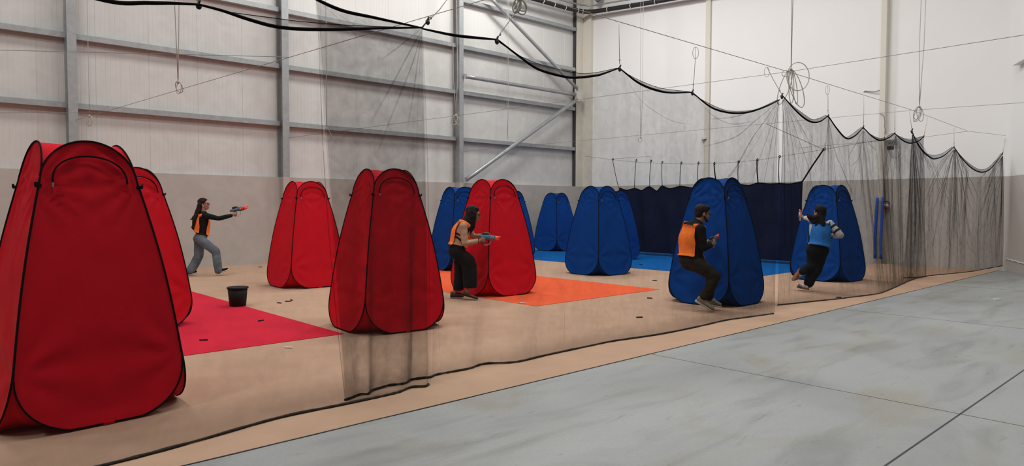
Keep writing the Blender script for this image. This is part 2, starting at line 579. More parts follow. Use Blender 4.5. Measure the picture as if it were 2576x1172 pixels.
# return wall running back towards the viewer at the right end
a = Vector((XR, 3.9, 0)); b_ = Vector((XR, 3.9, 0)) + Vector((-0.857, -0.515, 0)) * 4.5
vs = [a, b_, b_ + Vector((0, 0, PAINT)), a + Vector((0, 0, PAINT)), a + Vector((0, 0, 11)), b_ + Vector((0, 0, 11))]
structure(mk('wall_front', vs, [(1, 0, 3, 2), (2, 3, 4, 5)], [M['taupe'], M['white']], smooth=False, mi=[0, 1]))
d_ = Vector((-0.857, -0.515, 0)); nrm_ = Vector((-0.515, 0.857, 0))
t = MB()
pts = []
for i in range(24):
    q = a + d_ * (0.02 + i * 0.07) + nrm_ * 0.012
    pts.append((q.x, q.y, 0.27 - 0.0015 * i + rnd.uniform(-0.012, 0.012)))
t.tube(pts, 0.014, 5)
structure(t.build('trim_3', M['plastic_white']))
# white boxed-in pipe high on the return wall
q0 = a + d_ * 0.42
vs = []
for z in (4.62, 11):
    for s_, t_ in ((0, 0), (0, 0.16), (1.6, 0.16), (1.6, 0)):
        p = q0 + d_ * s_ + nrm_ * t_
        vs.append((p.x, p.y, z + (0.03 * s_ if z < 5 else 0)))
structure(mk('trim_4', vs, [(0, 1, 2, 3), (0, 4, 5, 1), (1, 5, 6, 2), (2, 6, 7, 3)], M['white'], smooth=False))
# ceiling
structure(mk('ceiling', [(XL, -8, 10.8), (21, -8, 10.8), (21, 18, 10.8), (XL, 18, 10.8)], [(3, 2, 1, 0)], M['grey'], smooth=False))
# beige pillars of the right wall and the corner
p = MB().box(18.93, XR, 6.54, 6.67, PAINT, 10.8).box(18.93, XR, 6.54, 6.67, 0, PAINT, 1)
structure(p.build('trim_5', [M['beige'], M['taupe']], smooth=False))
p = MB().box(19.04, XR, 11.66, 11.82, PAINT, 10.8).box(19.04, XR, 11.66, 11.82, 0, PAINT, 1)
structure(p.build('trim_6', [M['beige'], M['taupe']], smooth=False))
p = MB().box(18.60, XR, 16.80, YW, PAINT, 10.8).box(18.60, XR, 16.79, YW, 0, PAINT, 1).box(18.95, XR, 16.45, 16.80, PAINT, 10.8).box(18.95, XR, 16.45, 16.79, 0, PAINT, 1)
structure(p.build('trim_7', [M['beige'], M['taupe']], smooth=False))
p = MB().box(18.545, 18.60, 16.82, YW, PAINT, 10.8)  # dark-coloured strip standing in for the shadow in the gap beside the corner pillar
structure(p.build('trim_8_shadow', M['seam'], smooth=False))

# galvanised H columns
for i, (x0, x1, lab) in enumerate(((2.895, 3.065, 'galvanised steel column rising behind the large red tent at the left'),
                                  (7.47, 7.645, 'galvanised steel column above the red tent next to the woman in jeans'),
                                  (13.085, 13.245, 'galvanised steel column where the two wall braces start'))):
    c = empty('steel_column', (x0, 16.6, 0), lab, 'column')
    wd = x1 - x0
    s = MB()
    s.box(0, wd, 0.0, 0.014, PAINT, 10.8)
    s.box(0, wd, 0.30, 0.315, PAINT, 10.8)
    s.box(wd / 2 - 0.005, wd / 2 + 0.005, 0.014, 0.30, PAINT, 10.8)
    s.build('shaft', M['galv'], c, smooth=False)
    lo = MB().box(0, wd, 0.0, 0.21, 0, PAINT)
    lo.build('painted_base', M['taupe'], c, smooth=False)
# wall rails (girts)
bays = ((-6.9, 2.89, 'left of the first column'), (3.07, 7.465, 'between first and second column'), (7.65, 13.08, 'between second and third column'), (13.25, 18.51, 'between third column and corner'))
for zi, (z, nm) in enumerate(((3.53, 'lowest'), (4.965, 'second lowest'), (6.37, 'third lowest'), (7.80, 'fourth lowest'), (9.2, 'topmost'))):
    for bi, (x0, x1, bn) in enumerate(bays):
        if zi >= 4 or (zi == 3 and bi < 3) or (zi == 2 and bi == 0):
            continue
        g = MB()
        g.box(x0, x1, 16.765, 16.773, z - 0.06, z + 0.055)
        g.box(x0, x1, 16.773, 16.925, z + 0.045, z + 0.055)
        g.box(x0, x1, 16.773, 16.925, z - 0.06, z - 0.052)
        o = g.build('wall_rail', M['galv'], smooth=False)
        tag(o, '%s grey steel wall rail %s' % (nm, bn), 'rail', 'horizontal rails of the long wall')


# tube braces and gusset
def brace(p0, p1, r, label):
    o = empty('brace_tube', p0, label, 'brace')
    v = Vector(p1) - Vector(p0)
    MB().tube([v * (i / 12) for i in range(13)], r, 14).build('tube', M['tube'], o)
    u = v.normalized()
    for c in (u * -0.03, v + u * 0.03):
        e_ = MB()
        e_.box(c.x - 0.05, c.x + 0.05, c.y - 0.012, c.y + 0.012, c.z - 0.075, c.z + 0.075)
        e_.build('end_plate', M['galv'], o, smooth=False)


gp = Vector((18.40, 16.55, 5.44))
brace((14.2, 16.55, 8.05), gp + Vector((-0.07, 0, 0.22)), 0.058, 'round steel brace falling from the top of the wall to the corner')
brace((13.3, 16.55, 5.42), gp + Vector((-0.16, 0, -0.02)), 0.062, 'level round steel brace from third column to corner')
brace((13.33, 16.55, 2.28), gp + Vector((-0.09, 0, -0.22)), 0.066, 'round steel brace rising from the red tent to the corner')
g = MB()
g.add([gp + Vector(v) for v in ((-0.15, 0, 0.3), (-0.15, 0, -0.3), (0.25, 0, -0.14), (0.25, 0, 0.14), (-0.15, 0.02, 0.3), (-0.15, 0.02, -0.3), (0.25, 0.02, -0.14), (0.25, 0.02, 0.14))],
      [(0, 1, 2, 3), (7, 6, 5, 4), (0, 4, 5, 1), (1, 5, 6, 2), (2, 6, 7, 3), (3, 7, 4, 0)])
tag(g.build('gusset_plate', M['beige'], smooth=False), 'pale gusset plate where three tube braces meet the corner pillar', 'plate')

# black duct running round the corner with pale clips and a thin pipe above it
D = empty('cable_duct', (18.7, 16.4, 8.4), 'black cable duct with pale clips running round the top corner', 'duct')
path = [(12.0, 16.55, 8.33), (17.9, 16.55, 8.37), (18.5, 16.5, 8.38), (18.72, 16.35, 8.37), (18.8, 16.1, 8.35), (18.82, 14, 8.18), (18.82, 11.0, 7.98)]
rel = [tuple(Vector(q) - Vector((18.7, 16.4, 8.4))) for q in path]
MB().tube(rel, 0.075, 10).build('duct', M['duct'], D)
MB().tube([(q[0], q[1] + 0.0, q[2] + 0.22) for q in rel], 0.03, 8).build('pipe', M['tube'], D)


def on_path(path, s):
    tot = 0
    for a_, b2 in zip(path[:-1], path[1:]):
        a_, b2 = Vector(a_), Vector(b2)
        L = (b2 - a_).length
        if s <= tot + L:
            return a_ + (b2 - a_) * ((s - tot) / L), (b2 - a_).normalized()
        tot += L
    return Vector(path[-1]), (Vector(path[-1]) - Vector(path[-2])).normalized()


for s_ in (3.4, 4.0, 4.6, 5.15, 5.7, 6.3, 6.55, 7.6, 8.6, 9.6, 10.6):
    c_, t_ = on_path(rel, s_)
    side = t_.cross(Vector((0, 0, 1))).normalized()
    up = side.cross(t_)
    MB().tube([c_ + (side * math.cos(a2) + up * math.sin(a2)) * 0.085 for a2 in [2 * PI * q / 12 for q in range(12)]], 0.013, 6, closed=True).build('clip', M['plastic_white'], D)
sp = MB()
sp.ball((0, 0, 0), 0.16, 0.14, 0.22)
tag(sp.build('wall_speaker', M['grey'], loc=(18.75, 15.95, 8.85)), 'dark grey rounded speaker high in the corner above the duct', 'speaker')


# ------------------------------------------------------------------ pop-up tents
H_T = 1.89


def half(z):
    t = min(max((z - 0.4) / 1.25, 0), 1)
    return 0.50 - 0.2150 * (z - 0.4) / 1.25 + 0.022 * math.sin(PI * t)


ZB, ZA = 0.43, 1.62       # panels part below ZB and above ZA


def panel_w(z):
    """half width of one side panel at height z"""
    if z < ZB:
        t = 1 - z / ZB
        flat = 0.10
        return flat + (half(z) - flat) * (1 - t ** 2.0) ** (1 / 2.0)
    if z > ZA:
        t = (z - ZA) / (H_T - ZA)
        return half(ZA) * (max(0.0, 1 - t ** 1.8)) ** 0.5
    return half(z)


def outline(n=30):
    """right-hand edge of the panel from the bottom centre to the top centre, as (half width, z)"""
    pts = []
    for i in range(10):
        t = i / 9
        pts.append((0.10 * t, 0.012))
    for i in range(1, 13):
        z = ZB * (1 - math.cos(PI / 2 * i / 12))
        pts.append((panel_w(max(z, 0.0)), max(z, 0.012)))
    for i in range(1, 17):
        z = ZB + (ZA - ZB) * i / 16
        pts.append((half(z), z))
    for i in range(1, 17):
        z = ZA + (H_T - ZA) * math.sin(PI / 2 * i / 16)
        pts.append((panel_w(z), z))
    return pts


def make_tent(name, fab, label, cat, group, seed, tape):
    T = empty(name, (0, 0, 0), label, cat, group)
    OUT = outline()
    full = [(w_, z) for w_, z in OUT] + [(-w_, z) for w_, z in OUT[::-1][1:-1]]
    for k in range(4):
        R = Matrix.Rotation(PI / 2 * k, 4, 'Z')       # k = 0 faces -Y
        off = seed * 17.3 + k * 5.1

        def surf(x, z):
            wmax = max(panel_w(z), 1e-3)
            e = max(0.0, 1 - (x / wmax) ** 2)
            edge = min(1.0, e * 2.2) * min(1.0, z / 0.10) * min(1.0, max(0.0, (H_T - z) / 0.08))
            nz = 0.0
            # slack fabric: broad folds everywhere, radiating creases below the corner tabs
            nz += 0.014 * mnoise.noise(Vector((x * 2.4 + off, z * 1.5 - x * 1.2, off)))
            nz += 0.005 * mnoise.noise(Vector((x * 7 + off, z * 5 + x * 4, off + 3)))
            for s_ in (-1, 1):
                dx, dz = x - s_ * half(1.6), z - 1.6
                r = math.hypot(dx, dz) + 1e-6
                th = math.atan2(dz, -s_ * dx)
                nz += 0.013 * math.exp(-(r / 0.27) ** 2) * math.sin(th * 13 + off + 4 * mnoise.noise(Vector((dx * 4, dz * 4, off)))) * min(1, r / 0.05)
            for s_ in (-1, 1):
                dx, dz = x - s_ * half(0.4), z - 0.4
                r = math.hypot(dx, dz) + 1e-6
                th = math.atan2(dz, -s_ * dx)
                nz += 0.010 * math.exp(-(r / 0.40) ** 2) * math.sin(th * 8 + off * 1.3) * min(1, r / 0.06)
            nz += 0.006 * math.exp(-((z - 1.60) / 0.06) ** 2) * math.sin(x * 46 + off)
            return Vector((x, -half(z) - nz * edge + 0.012 * edge, z))
        NU, NZ = 36, 76
        vs, fs = [], []
        zs = [0.012]
        for i in range(1, 17):
            zs.append(max(0.014, ZB * (1 - math.cos(PI / 2 * i / 16))))
        for i in range(1, 37):
            zs.append(ZB + (ZA - ZB) * i / 36)
        for i in range(1, 17):
            zs.append(ZA + (H_T - ZA) * math.sin(PI / 2 * i / 16))
        for z in zs:
            wv = panel_w(z)
            for j_ in range(NU + 1):
                vs.append(R @ surf(wv * (2 * j_ / NU - 1), z))
        for i in range(len(zs) - 1):
            for j_ in range(NU):
                a_ = i * (NU + 1) + j_
                fs.append((a_, a_ + 1, a_ + NU + 2, a_ + NU + 1))
        pan = mk('side_panel', vs, fs, fab, T)
        rim = [R @ Vector((x_, -half(z_) - 0.002, z_)) for x_, z_ in full]
        MB().tube(rim, 0.0064, 6, closed=True).build('rim_tape', tape, pan)
        # tab where neighbouring hoops are tied
        c = Vector((half(1.58), -half(1.58), 1.58))
        tb = MB()
        dirv = Vector((1, -1, 0)).normalized()
        sd = Vector((1, 1, 0)).normalized()
        pts = [c - dirv * 0.012, c + dirv * 0.022, c + dirv * 0.026 + Vector((0, 0, 0.012))]
        vv = []
        for q in pts:
            vv += [R @ (q - sd * 0.012 + Vector((0, 0, 0.011))), R @ (q + sd * 0.012 + Vector((0, 0, 0.011))), R @ (q + sd * 0.012 - Vector((0, 0, 0.011))), R @ (q - sd * 0.012 - Vector((0, 0, 0.011)))]
        ff = []
        for i in range(2):
            for j_ in range(4):
                ff.append((i * 4 + j_, i * 4 + (j_ + 1) % 4, i * 4 + 4 + (j_ + 1) % 4, i * 4 + 4 + j_))
        ff += [(3, 2, 1, 0), (8, 9, 10, 11)]
        tb.add(vv, ff)
        tb.build('corner_tab', tape, T, smooth=False)
        # sunken gusset closing the gap between two panels at the floor
        vs, fs = [], []
        NG, NS = 12, 10
        for i in range(NG + 1):
            z = ZB * 1.03 * (1 - i / NG)
            zz = max(z, 0.012)
            wv = panel_w(zz)
            A = Vector((wv, -half(zz), zz))
            B = Vector((half(zz), -wv, zz))
            mid = Vector((half(zz), -half(zz), zz))
            gap = (A - B).length
            sag = (A + B) / 2 - Vector((1, -1, 0)).normalized() * (gap * 0.95 * (1 - 0.25 * (i / NG) ** 4))
            for j_ in range(NS + 1):
                s_ = j_ / NS
                p_ = A * (1 - s_) ** 2 + sag * (2 * s_ * (1 - s_)) + B * s_ ** 2
                wob = 0.025 * math.sin(s_ * PI) * math.sin(s_ * 9 + seed + k)
                p_ = p_ + Vector((1, -1, 0)) * wob * (i / NG)
                p_.z = max(0.008, zz - 0.02 * math.sin(s_ * PI) * (i / NG))
                vs.append(R @ p_)
        for i in range(NG):
            for j_ in range(NS):
                a_ = i * (NS + 1) + j_
                fs.append((a_, a_ + NS + 1, a_ + NS + 2, a_ + 1))
        mk('corner_gusset', vs, fs, fab, T)
    # window zip on the front panel: an arch of black tape with a slider
    pts = []
    for i in range(25):
        t = PI * i / 24
        x_, z_ = -0.225 * math.cos(t), 1.60 + 0.185 * math.sin(t) ** 0.8
        pts.append((x_, -half(z_) - 0.014, z_))
    wz = MB().tube(pts, 0.0062, 6).build('window_zip', tape, T)
    MB().box(-0.230, -0.220, -half(1.59) - 0.024, -half(1.59) - 0.012, 1.572, 1.602).build('zip_slider', M['galv'], wz, smooth=False)
    MB().box(-0.032, 0.032, -half(0.0) - 0.012, -half(0.0) + 0.004, 0.004, 0.022).build('fabric_tag', fab, T, smooth=False)
    # roof: a membrane stretched between the four arches
    N = 24
    hA = half(ZA)
    Z = np.full((N + 1, N + 1), 1.78)
    X = np.zeros((N + 1, N + 1)); Y = np.zeros((N + 1, N + 1))

    def arch(t):
        x_ = hA * (2 * t - 1)
        tt = abs(2 * t - 1)
        z = ZA + (H_T - ZA) * max(0, 1 - tt * tt) ** (1 / 1.8)
        return x_, half(z), z
    for i in range(N + 1):
        t = 0.5 - 0.5 * math.cos(PI * i / N)
        x_, d2, z = arch(t)
        X[i, 0], Y[i, 0], Z[i, 0] = x_, -d2, z
        X[i, N], Y[i, N], Z[i, N] = x_, d2, z
        X[0, i], Y[0, i], Z[0, i] = -d2, x_, z
        X[N, i], Y[N, i], Z[N, i] = d2, x_, z
    for (i, j_) in ((0, 0), (0, N), (N, 0), (N, N)):
        X[i, j_], Y[i, j_], Z[i, j_] = (-hA if i == 0 else hA), (-hA if j_ == 0 else hA), ZA
    for i in range(1, N):
        for j_ in range(1, N):
            ti, tj = 0.5 - 0.5 * math.cos(PI * i / N), 0.5 - 0.5 * math.cos(PI * j_ / N)
            X[i, j_] = X[0, j_] * (1 - ti) + X[N, j_] * ti
            Y[i, j_] = Y[i, 0] * (1 - tj) + Y[i, N] * tj
    def vault(q):
        return ZA + (H_T - ZA) * max(0.0, 1 - (2 * q - 1) ** 2) ** (1 / 1.8)
    for i in range(1, N):
        for j_ in range(1, N):
            ti, tj = 0.5 - 0.5 * math.cos(PI * i / N), 0.5 - 0.5 * math.cos(PI * j_ / N)
            edge_i, edge_j = math.sin(PI * i / N), math.sin(PI * j_ / N)
            z1, z2 = vault(ti), vault(tj)
            Z[i, j_] = max(z1, z2) - 0.010 * min(edge_i, edge_j)
    vs = [(X[i, j_], Y[i, j_], Z[i, j_] - 0.004 + 0.006 * mnoise.noise(Vector((X[i, j_] * 8, Y[i, j_] * 8, seed))) * (0 if i in (0, N) or j_ in (0, N) else 1)) for i in range(N + 1) for j_ in range(N + 1)]
    fs = [(i * (N + 1) + j_, (i + 1) * (N + 1) + j_, (i + 1) * (N + 1) + j_ + 1, i * (N + 1) + j_ + 1) for i in range(N) for j_ in range(N)]
    mk('roof', vs, fs, fab, T)
    return T


RT = [make_tent('pop_up_tent', M['red'], 'x', 'tent', 'red pop-up tents', s_, M['tape']) for s_ in (1, 2)]
BT = [make_tent('pop_up_tent', M['blue'], 'x', 'tent', 'blue pop-up tents', s_, M['tape']) for s_ in (3, 4)]
tents = [
    (1.04, 5.69, 4.2, 'r', 0, 'largest, nearest red pop-up tent, standing at the left edge of the photo'),
    (2.13, 9.11, 20.0, 'r', 1, 'red pop-up tent half hidden behind the largest red tent'),
    (5.72, 11.79, -1.1, 'r', 1, 'red pop-up tent standing just right of the woman in jeans'),
    (4.50, 7.15, -5.9, 'r', 0, 'red pop-up tent behind the doubled strip of net'),
    (7.58, 8.70, -2.5, 'r', 1, 'red pop-up tent on the orange mat, with a woman aiming in front of it'),
    (9.84, 12.50, -7.2, 'b', 0, 'blue pop-up tent to the left of the red tent on the orange mat'),
    (13.11, 14.34, -8.0, 'b', 1, 'blue pop-up tent seen only as a sliver beside the red tent on orange'),
    (16.42, 15.70, 0.9, 'b', 1, 'smallest, farthest blue pop-up tent near the corner of the hall'),
    (11.49, 9.71, -4.6, 'b', 0, 'blue pop-up tent standing alone in the middle on tan floor before the blue mat'),
    (14.96, 12.09, -8.0, 'b', 1, 'blue pop-up tent peeping out behind the middle blue tent, left of the navy curtain'),
    (9.44, 5.62, 0.3, 'b', 1, 'large blue pop-up tent behind the man in the orange vest'),
    (14.05, 5.86, -4.2, 'b', 0, 'blue pop-up tent at the right behind the running woman in the blue vest'),
]
used = set()
for (x_, y_, rz, c_, v_, lab) in tents:
    src = (RT if c_ == 'r' else BT)[v_]
    if (c_, v_) in used:
        T = copy_tree(src)
    else:
        T = src
        used.add((c_, v_))
    T.location = (x_, y_, 0.011 if (c_ == 'r' and x_ < 4 and y_ > 6.9) or (7 < x_ < 10 and y_ > 7.05 and c_ == 'r') or x_ > 14.5 else 0.006)
    T.rotation_euler = (0, 0, math.radians(rz))
    T['label'] = lab


# ------------------------------------------------------------------ wires and ropes
def tube_thing(name, pts, r, m, label, cat, group=None, n=6):
    o = MB().tube(pts, r, n).build(name, m)
    return tag(o, label, cat, group)


def near_on(a, b, px, py):
    """point of the segment a-b nearest to a sight line"""
    a, b = Vector(a), Vector(b)
    d = ray(px, py).normalized()
    v = b - a
    best = min((((a + v * (i / 600) - C0).cross(d)).length, i) for i in range(601))
    return a + v * (best[1] / 600)


YN = 4.6
mainw = [Vector((-5.5, YN, 3.40)), Vector((3, YN, 3.40)), Vector((9.54, YN, 3.385)), Vector((14.64, YN, 3.34)), PY(2435, 330, YN), PX(2530, 341, 19.05)]
tube_thing('wire', mainw, 0.0036, M['wire'], 'long taut wire above the black nets, running the length of the hall', 'wire')
hook1 = PY(192, 302, 16.60)
w1e = Vector((4.25, YN, 3.395))
tube_thing('wire', [hook1, w1e, w1e + (w1e - hook1) * 0.5], 0.0036, M['wire'], 'taut wire slanting up from the first steel column over the nets', 'wire')
k1 = near_on(hook1, w1e, 725, 131)
k0 = near_on(hook1, w1e, 255, 274)
e1 = G(0, 126, k1.z); e1 = k1 + (e1 - k1) * 1.25
tube_thing('wire', [k1, e1], 0.0034, M['wire'], 'nearly level wire leaving a knot by the second column to the left edge', 'wire')
e0 = G(0, 284, k0.z); e0 = k0 + (e0 - k0) * 1.2
tube_thing('wire', [k0, e0], 0.0034, M['wire'], 'faint wire crossing in front of the first steel column to the left edge', 'wire')
hook2 = PY(725, 347, 16.60)
c2 = Vector((9.58, YN, 3.385))
g2 = G(2576, 88, 3.52)
tube_thing('wire', [hook2, c2, c2 + (g2 - c2) * 1.3], 0.0034, M['wire'], 'taut wire from the second steel column through the large rope coil to the right edge', 'wire')
hook3 = PY(1166, 381, 16.60)
c3 = PY(2300, 277, YN)
g3 = G(2576, 258, 3.36)
tube_thing('wire', [hook3, c3, c3 + (g3 - c3) * 1.3], 0.0036, M['wire'], 'taut wire from the third steel column through the small rope coil to the right edge', 'wire')
XC = 16.8
k4 = near_on(hook3, c3, 1928, 318)
ce = PX(2072, 376, XC)
tube_thing('wire', [k4, ce], 0.005, M['wire'], 'short wire slanting down to the right end of the curtain wire', 'wire')
cw = [PX(*p, 18.9) if p[0] < 1500 or p[0] > 2200 else PX(*p, XC) for p in ((1466, 392), (1535, 401), (1601, 408), (1663, 411), (1745, 412.5), (1850, 408), (1907, 402.5), (1963, 394), (2072, 376), (2224, 350))]
tube_thing('wire', cw, 0.0055, M['wire'], 'sagging wire that carries the navy curtain straps', 'wire')
tube_thing('wire', [PX(1540, 400, XC), PX(1637, 393, 19.08)], 0.0055, M['wire'], 'short stub wire above the left end of the navy curtain', 'wire')
tube_thing('wire', [PY(2435, 330, YN), PY(2324, 345, 5.4), PX(2172, 362, 16.6) + Vector((0, 1.5, 0))], 0.004, M['wire'], 'thin wire going left from the bead on the long wire by the right wall', 'wire')


def coil(name, top, sz, loops, label, cat='rope', seed=0, strands=2, zup=10.7, r=0.006, gap=0.06, lean=(0, 0), narrow=(0.35, 0.6), wide=None):
    """a rope hanging in strands from the roof, its spare length tied up in loops"""
    top = Vector(top)
    o = empty(name, top, label, cat, 'ropes hanging from the roof')
    rn = random.Random(seed)
    for s_ in range(strands):
        ox = (s_ - (strands - 1) / 2) * gap
        pts = []
        for i in range(13):
            t = i / 12
            z = (zup - top.z) * t
            pts.append((_r.x * ox * min(1, t * 6) + lean[0] * t, _r.y * ox * min(1, t * 6) + lean[1] * t, z))
        MB().tube(pts, r, 6).build('strand', M['rope'], o)
    for i in range(loops):
        a_ = sz * rn.uniform(0.75, 1.05)
        b2 = a_ * rn.uniform(*narrow)
        tilt = rn.uniform(-0.35, 0.35)
        dep = rn.uniform(-0.03, 0.03)
        pts = []
        for q in range(28):
            t = 2 * PI * q / 28
            x_, z_ = b2 * math.sin(t), -a_ + a_ * math.cos(t)
            x2, z2 = x_ * math.cos(tilt) - z_ * math.sin(tilt), x_ * math.sin(tilt) + z_ * math.cos(tilt)
            pts.append(_r * x2 + Vector((dep * math.cos(t), dep * math.sin(t), z2)))
        MB().tube(pts, r, 6, closed=True).build('loop', M['rope'], o)
    if wide:
        cx_, cz_, ra = wide
        MB().tube([_r * (cx_ + ra * 0.8 * math.sin(2 * PI * i / 30)) + Vector((0, 0, cz_ + ra * math.cos(2 * PI * i / 30))) for i in range(30)], r, 6, closed=True).build('loop', M['rope'], o)
        MB().tube([_r * (-0.07 + 0.06 * math.sin(2 * PI * i / 24)) + Vector((0, 0, -0.06 + 0.045 * math.cos(2 * PI * i / 24))) for i in range(24)], r * 0.8, 6, closed=True).build('loop', M['rope'], o)
    kn = MB().ball((0, 0, 0), r * 3, r * 3, r * 5)
    kn.build('knot', M['rope'], o)
    return o


coil('hanging_rope', PY(448, 206, 12.0), 0.11, 2, 'double rope with a small loop hanging above the woman in jeans', seed=1, gap=0.07, r=0.007)
coil('hanging_rope', PX(1612, 346, 17.6), 0.07, 1, 'long double rope hanging before the right wall, ending in a tiny loop', seed=2, gap=0.075, r=0.007)
coil('hanging_rope', Vector((9.62, YN - 0.02, 3.42)), 0.27, 4, 'thick double rope with a large tangle of loops above the blue tent by the man', seed=5, gap=0.02, r=0.0058, narrow=(0.14, 0.26), wide=(0.10, -0.10, 0.20))
coil('hanging_rope', PY(2313, 268, YN - 0.02), 0.17, 4, 'thin double rope with a small tangle of loops near the right wall', seed=7, gap=0.09, r=0.006, lean=(0.25, 0), narrow=(0.2, 0.4))
coil('hanging_rope', PY(1306, -2, YN - 0.02), 0.07, 5, 'rope with a round coil of loops at the top edge above the corner', seed=9, gap=0.02, r=0.006)
coil('hanging_rope', PY(1147, 290, 16.2), 0.16, 3, 'double rope hanging down the third steel column to a loop', seed=11, gap=0.12, r=0.010, lean=(-0.1, 0))
coil('hanging_rope', PY(822, 324, 16.4), 0.17, 1, 'single thin rope ending in a ring seen through the doubled net', seed=12, strands=1, r=0.009)
coil('hanging_rope', PY(1277, 345, 16.3), 0.05, 1, 'faint double rope hanging before the cladding between third column and corner', seed=13, gap=0.05, r=0.006)
coil('hanging_rope', near_on(hook1, w1e, 222, 286), 0.12, 3, 'knotted rope end with loops dangling by the first steel column', seed=14, strands=1, r=0.006)


# ------------------------------------------------------------------ the black nets
def lerp_tab(tab, x):
    if x <= tab[0][0]:
        return tab[0][1]
    for a_, b2 in zip(tab[:-1], tab[1:]):
        if x <= b2[0]:
            return a_[1] + (b2[1] - a_[1]) * (x - a_[0]) / max(1e-9, b2[0] - a_[0])
    return tab[-1][1]


def smooth_line(pts, n=10):
    """Catmull-Rom through the points"""
    P = [Vector(p) for p in pts]
    out = []
    for i in range(len(P) - 1):
        p0 = P[i - 1] if i else P[i] * 2 - P[i + 1]
        p3 = P[i + 2] if i + 2 < len(P) else P[i + 1] * 2 - P[i]
        for k_ in range(n):
            t = k_ / n
            out.append(0.5 * ((2 * P[i]) + (P[i + 1] - p0) * t + (2 * p0 - 5 * P[i] + 4 * P[i + 1] - p3) * t * t + (3 * P[i] - p0 - 3 * P[i + 1] + p3) * t ** 3))
    out.append(P[-1])
    return out


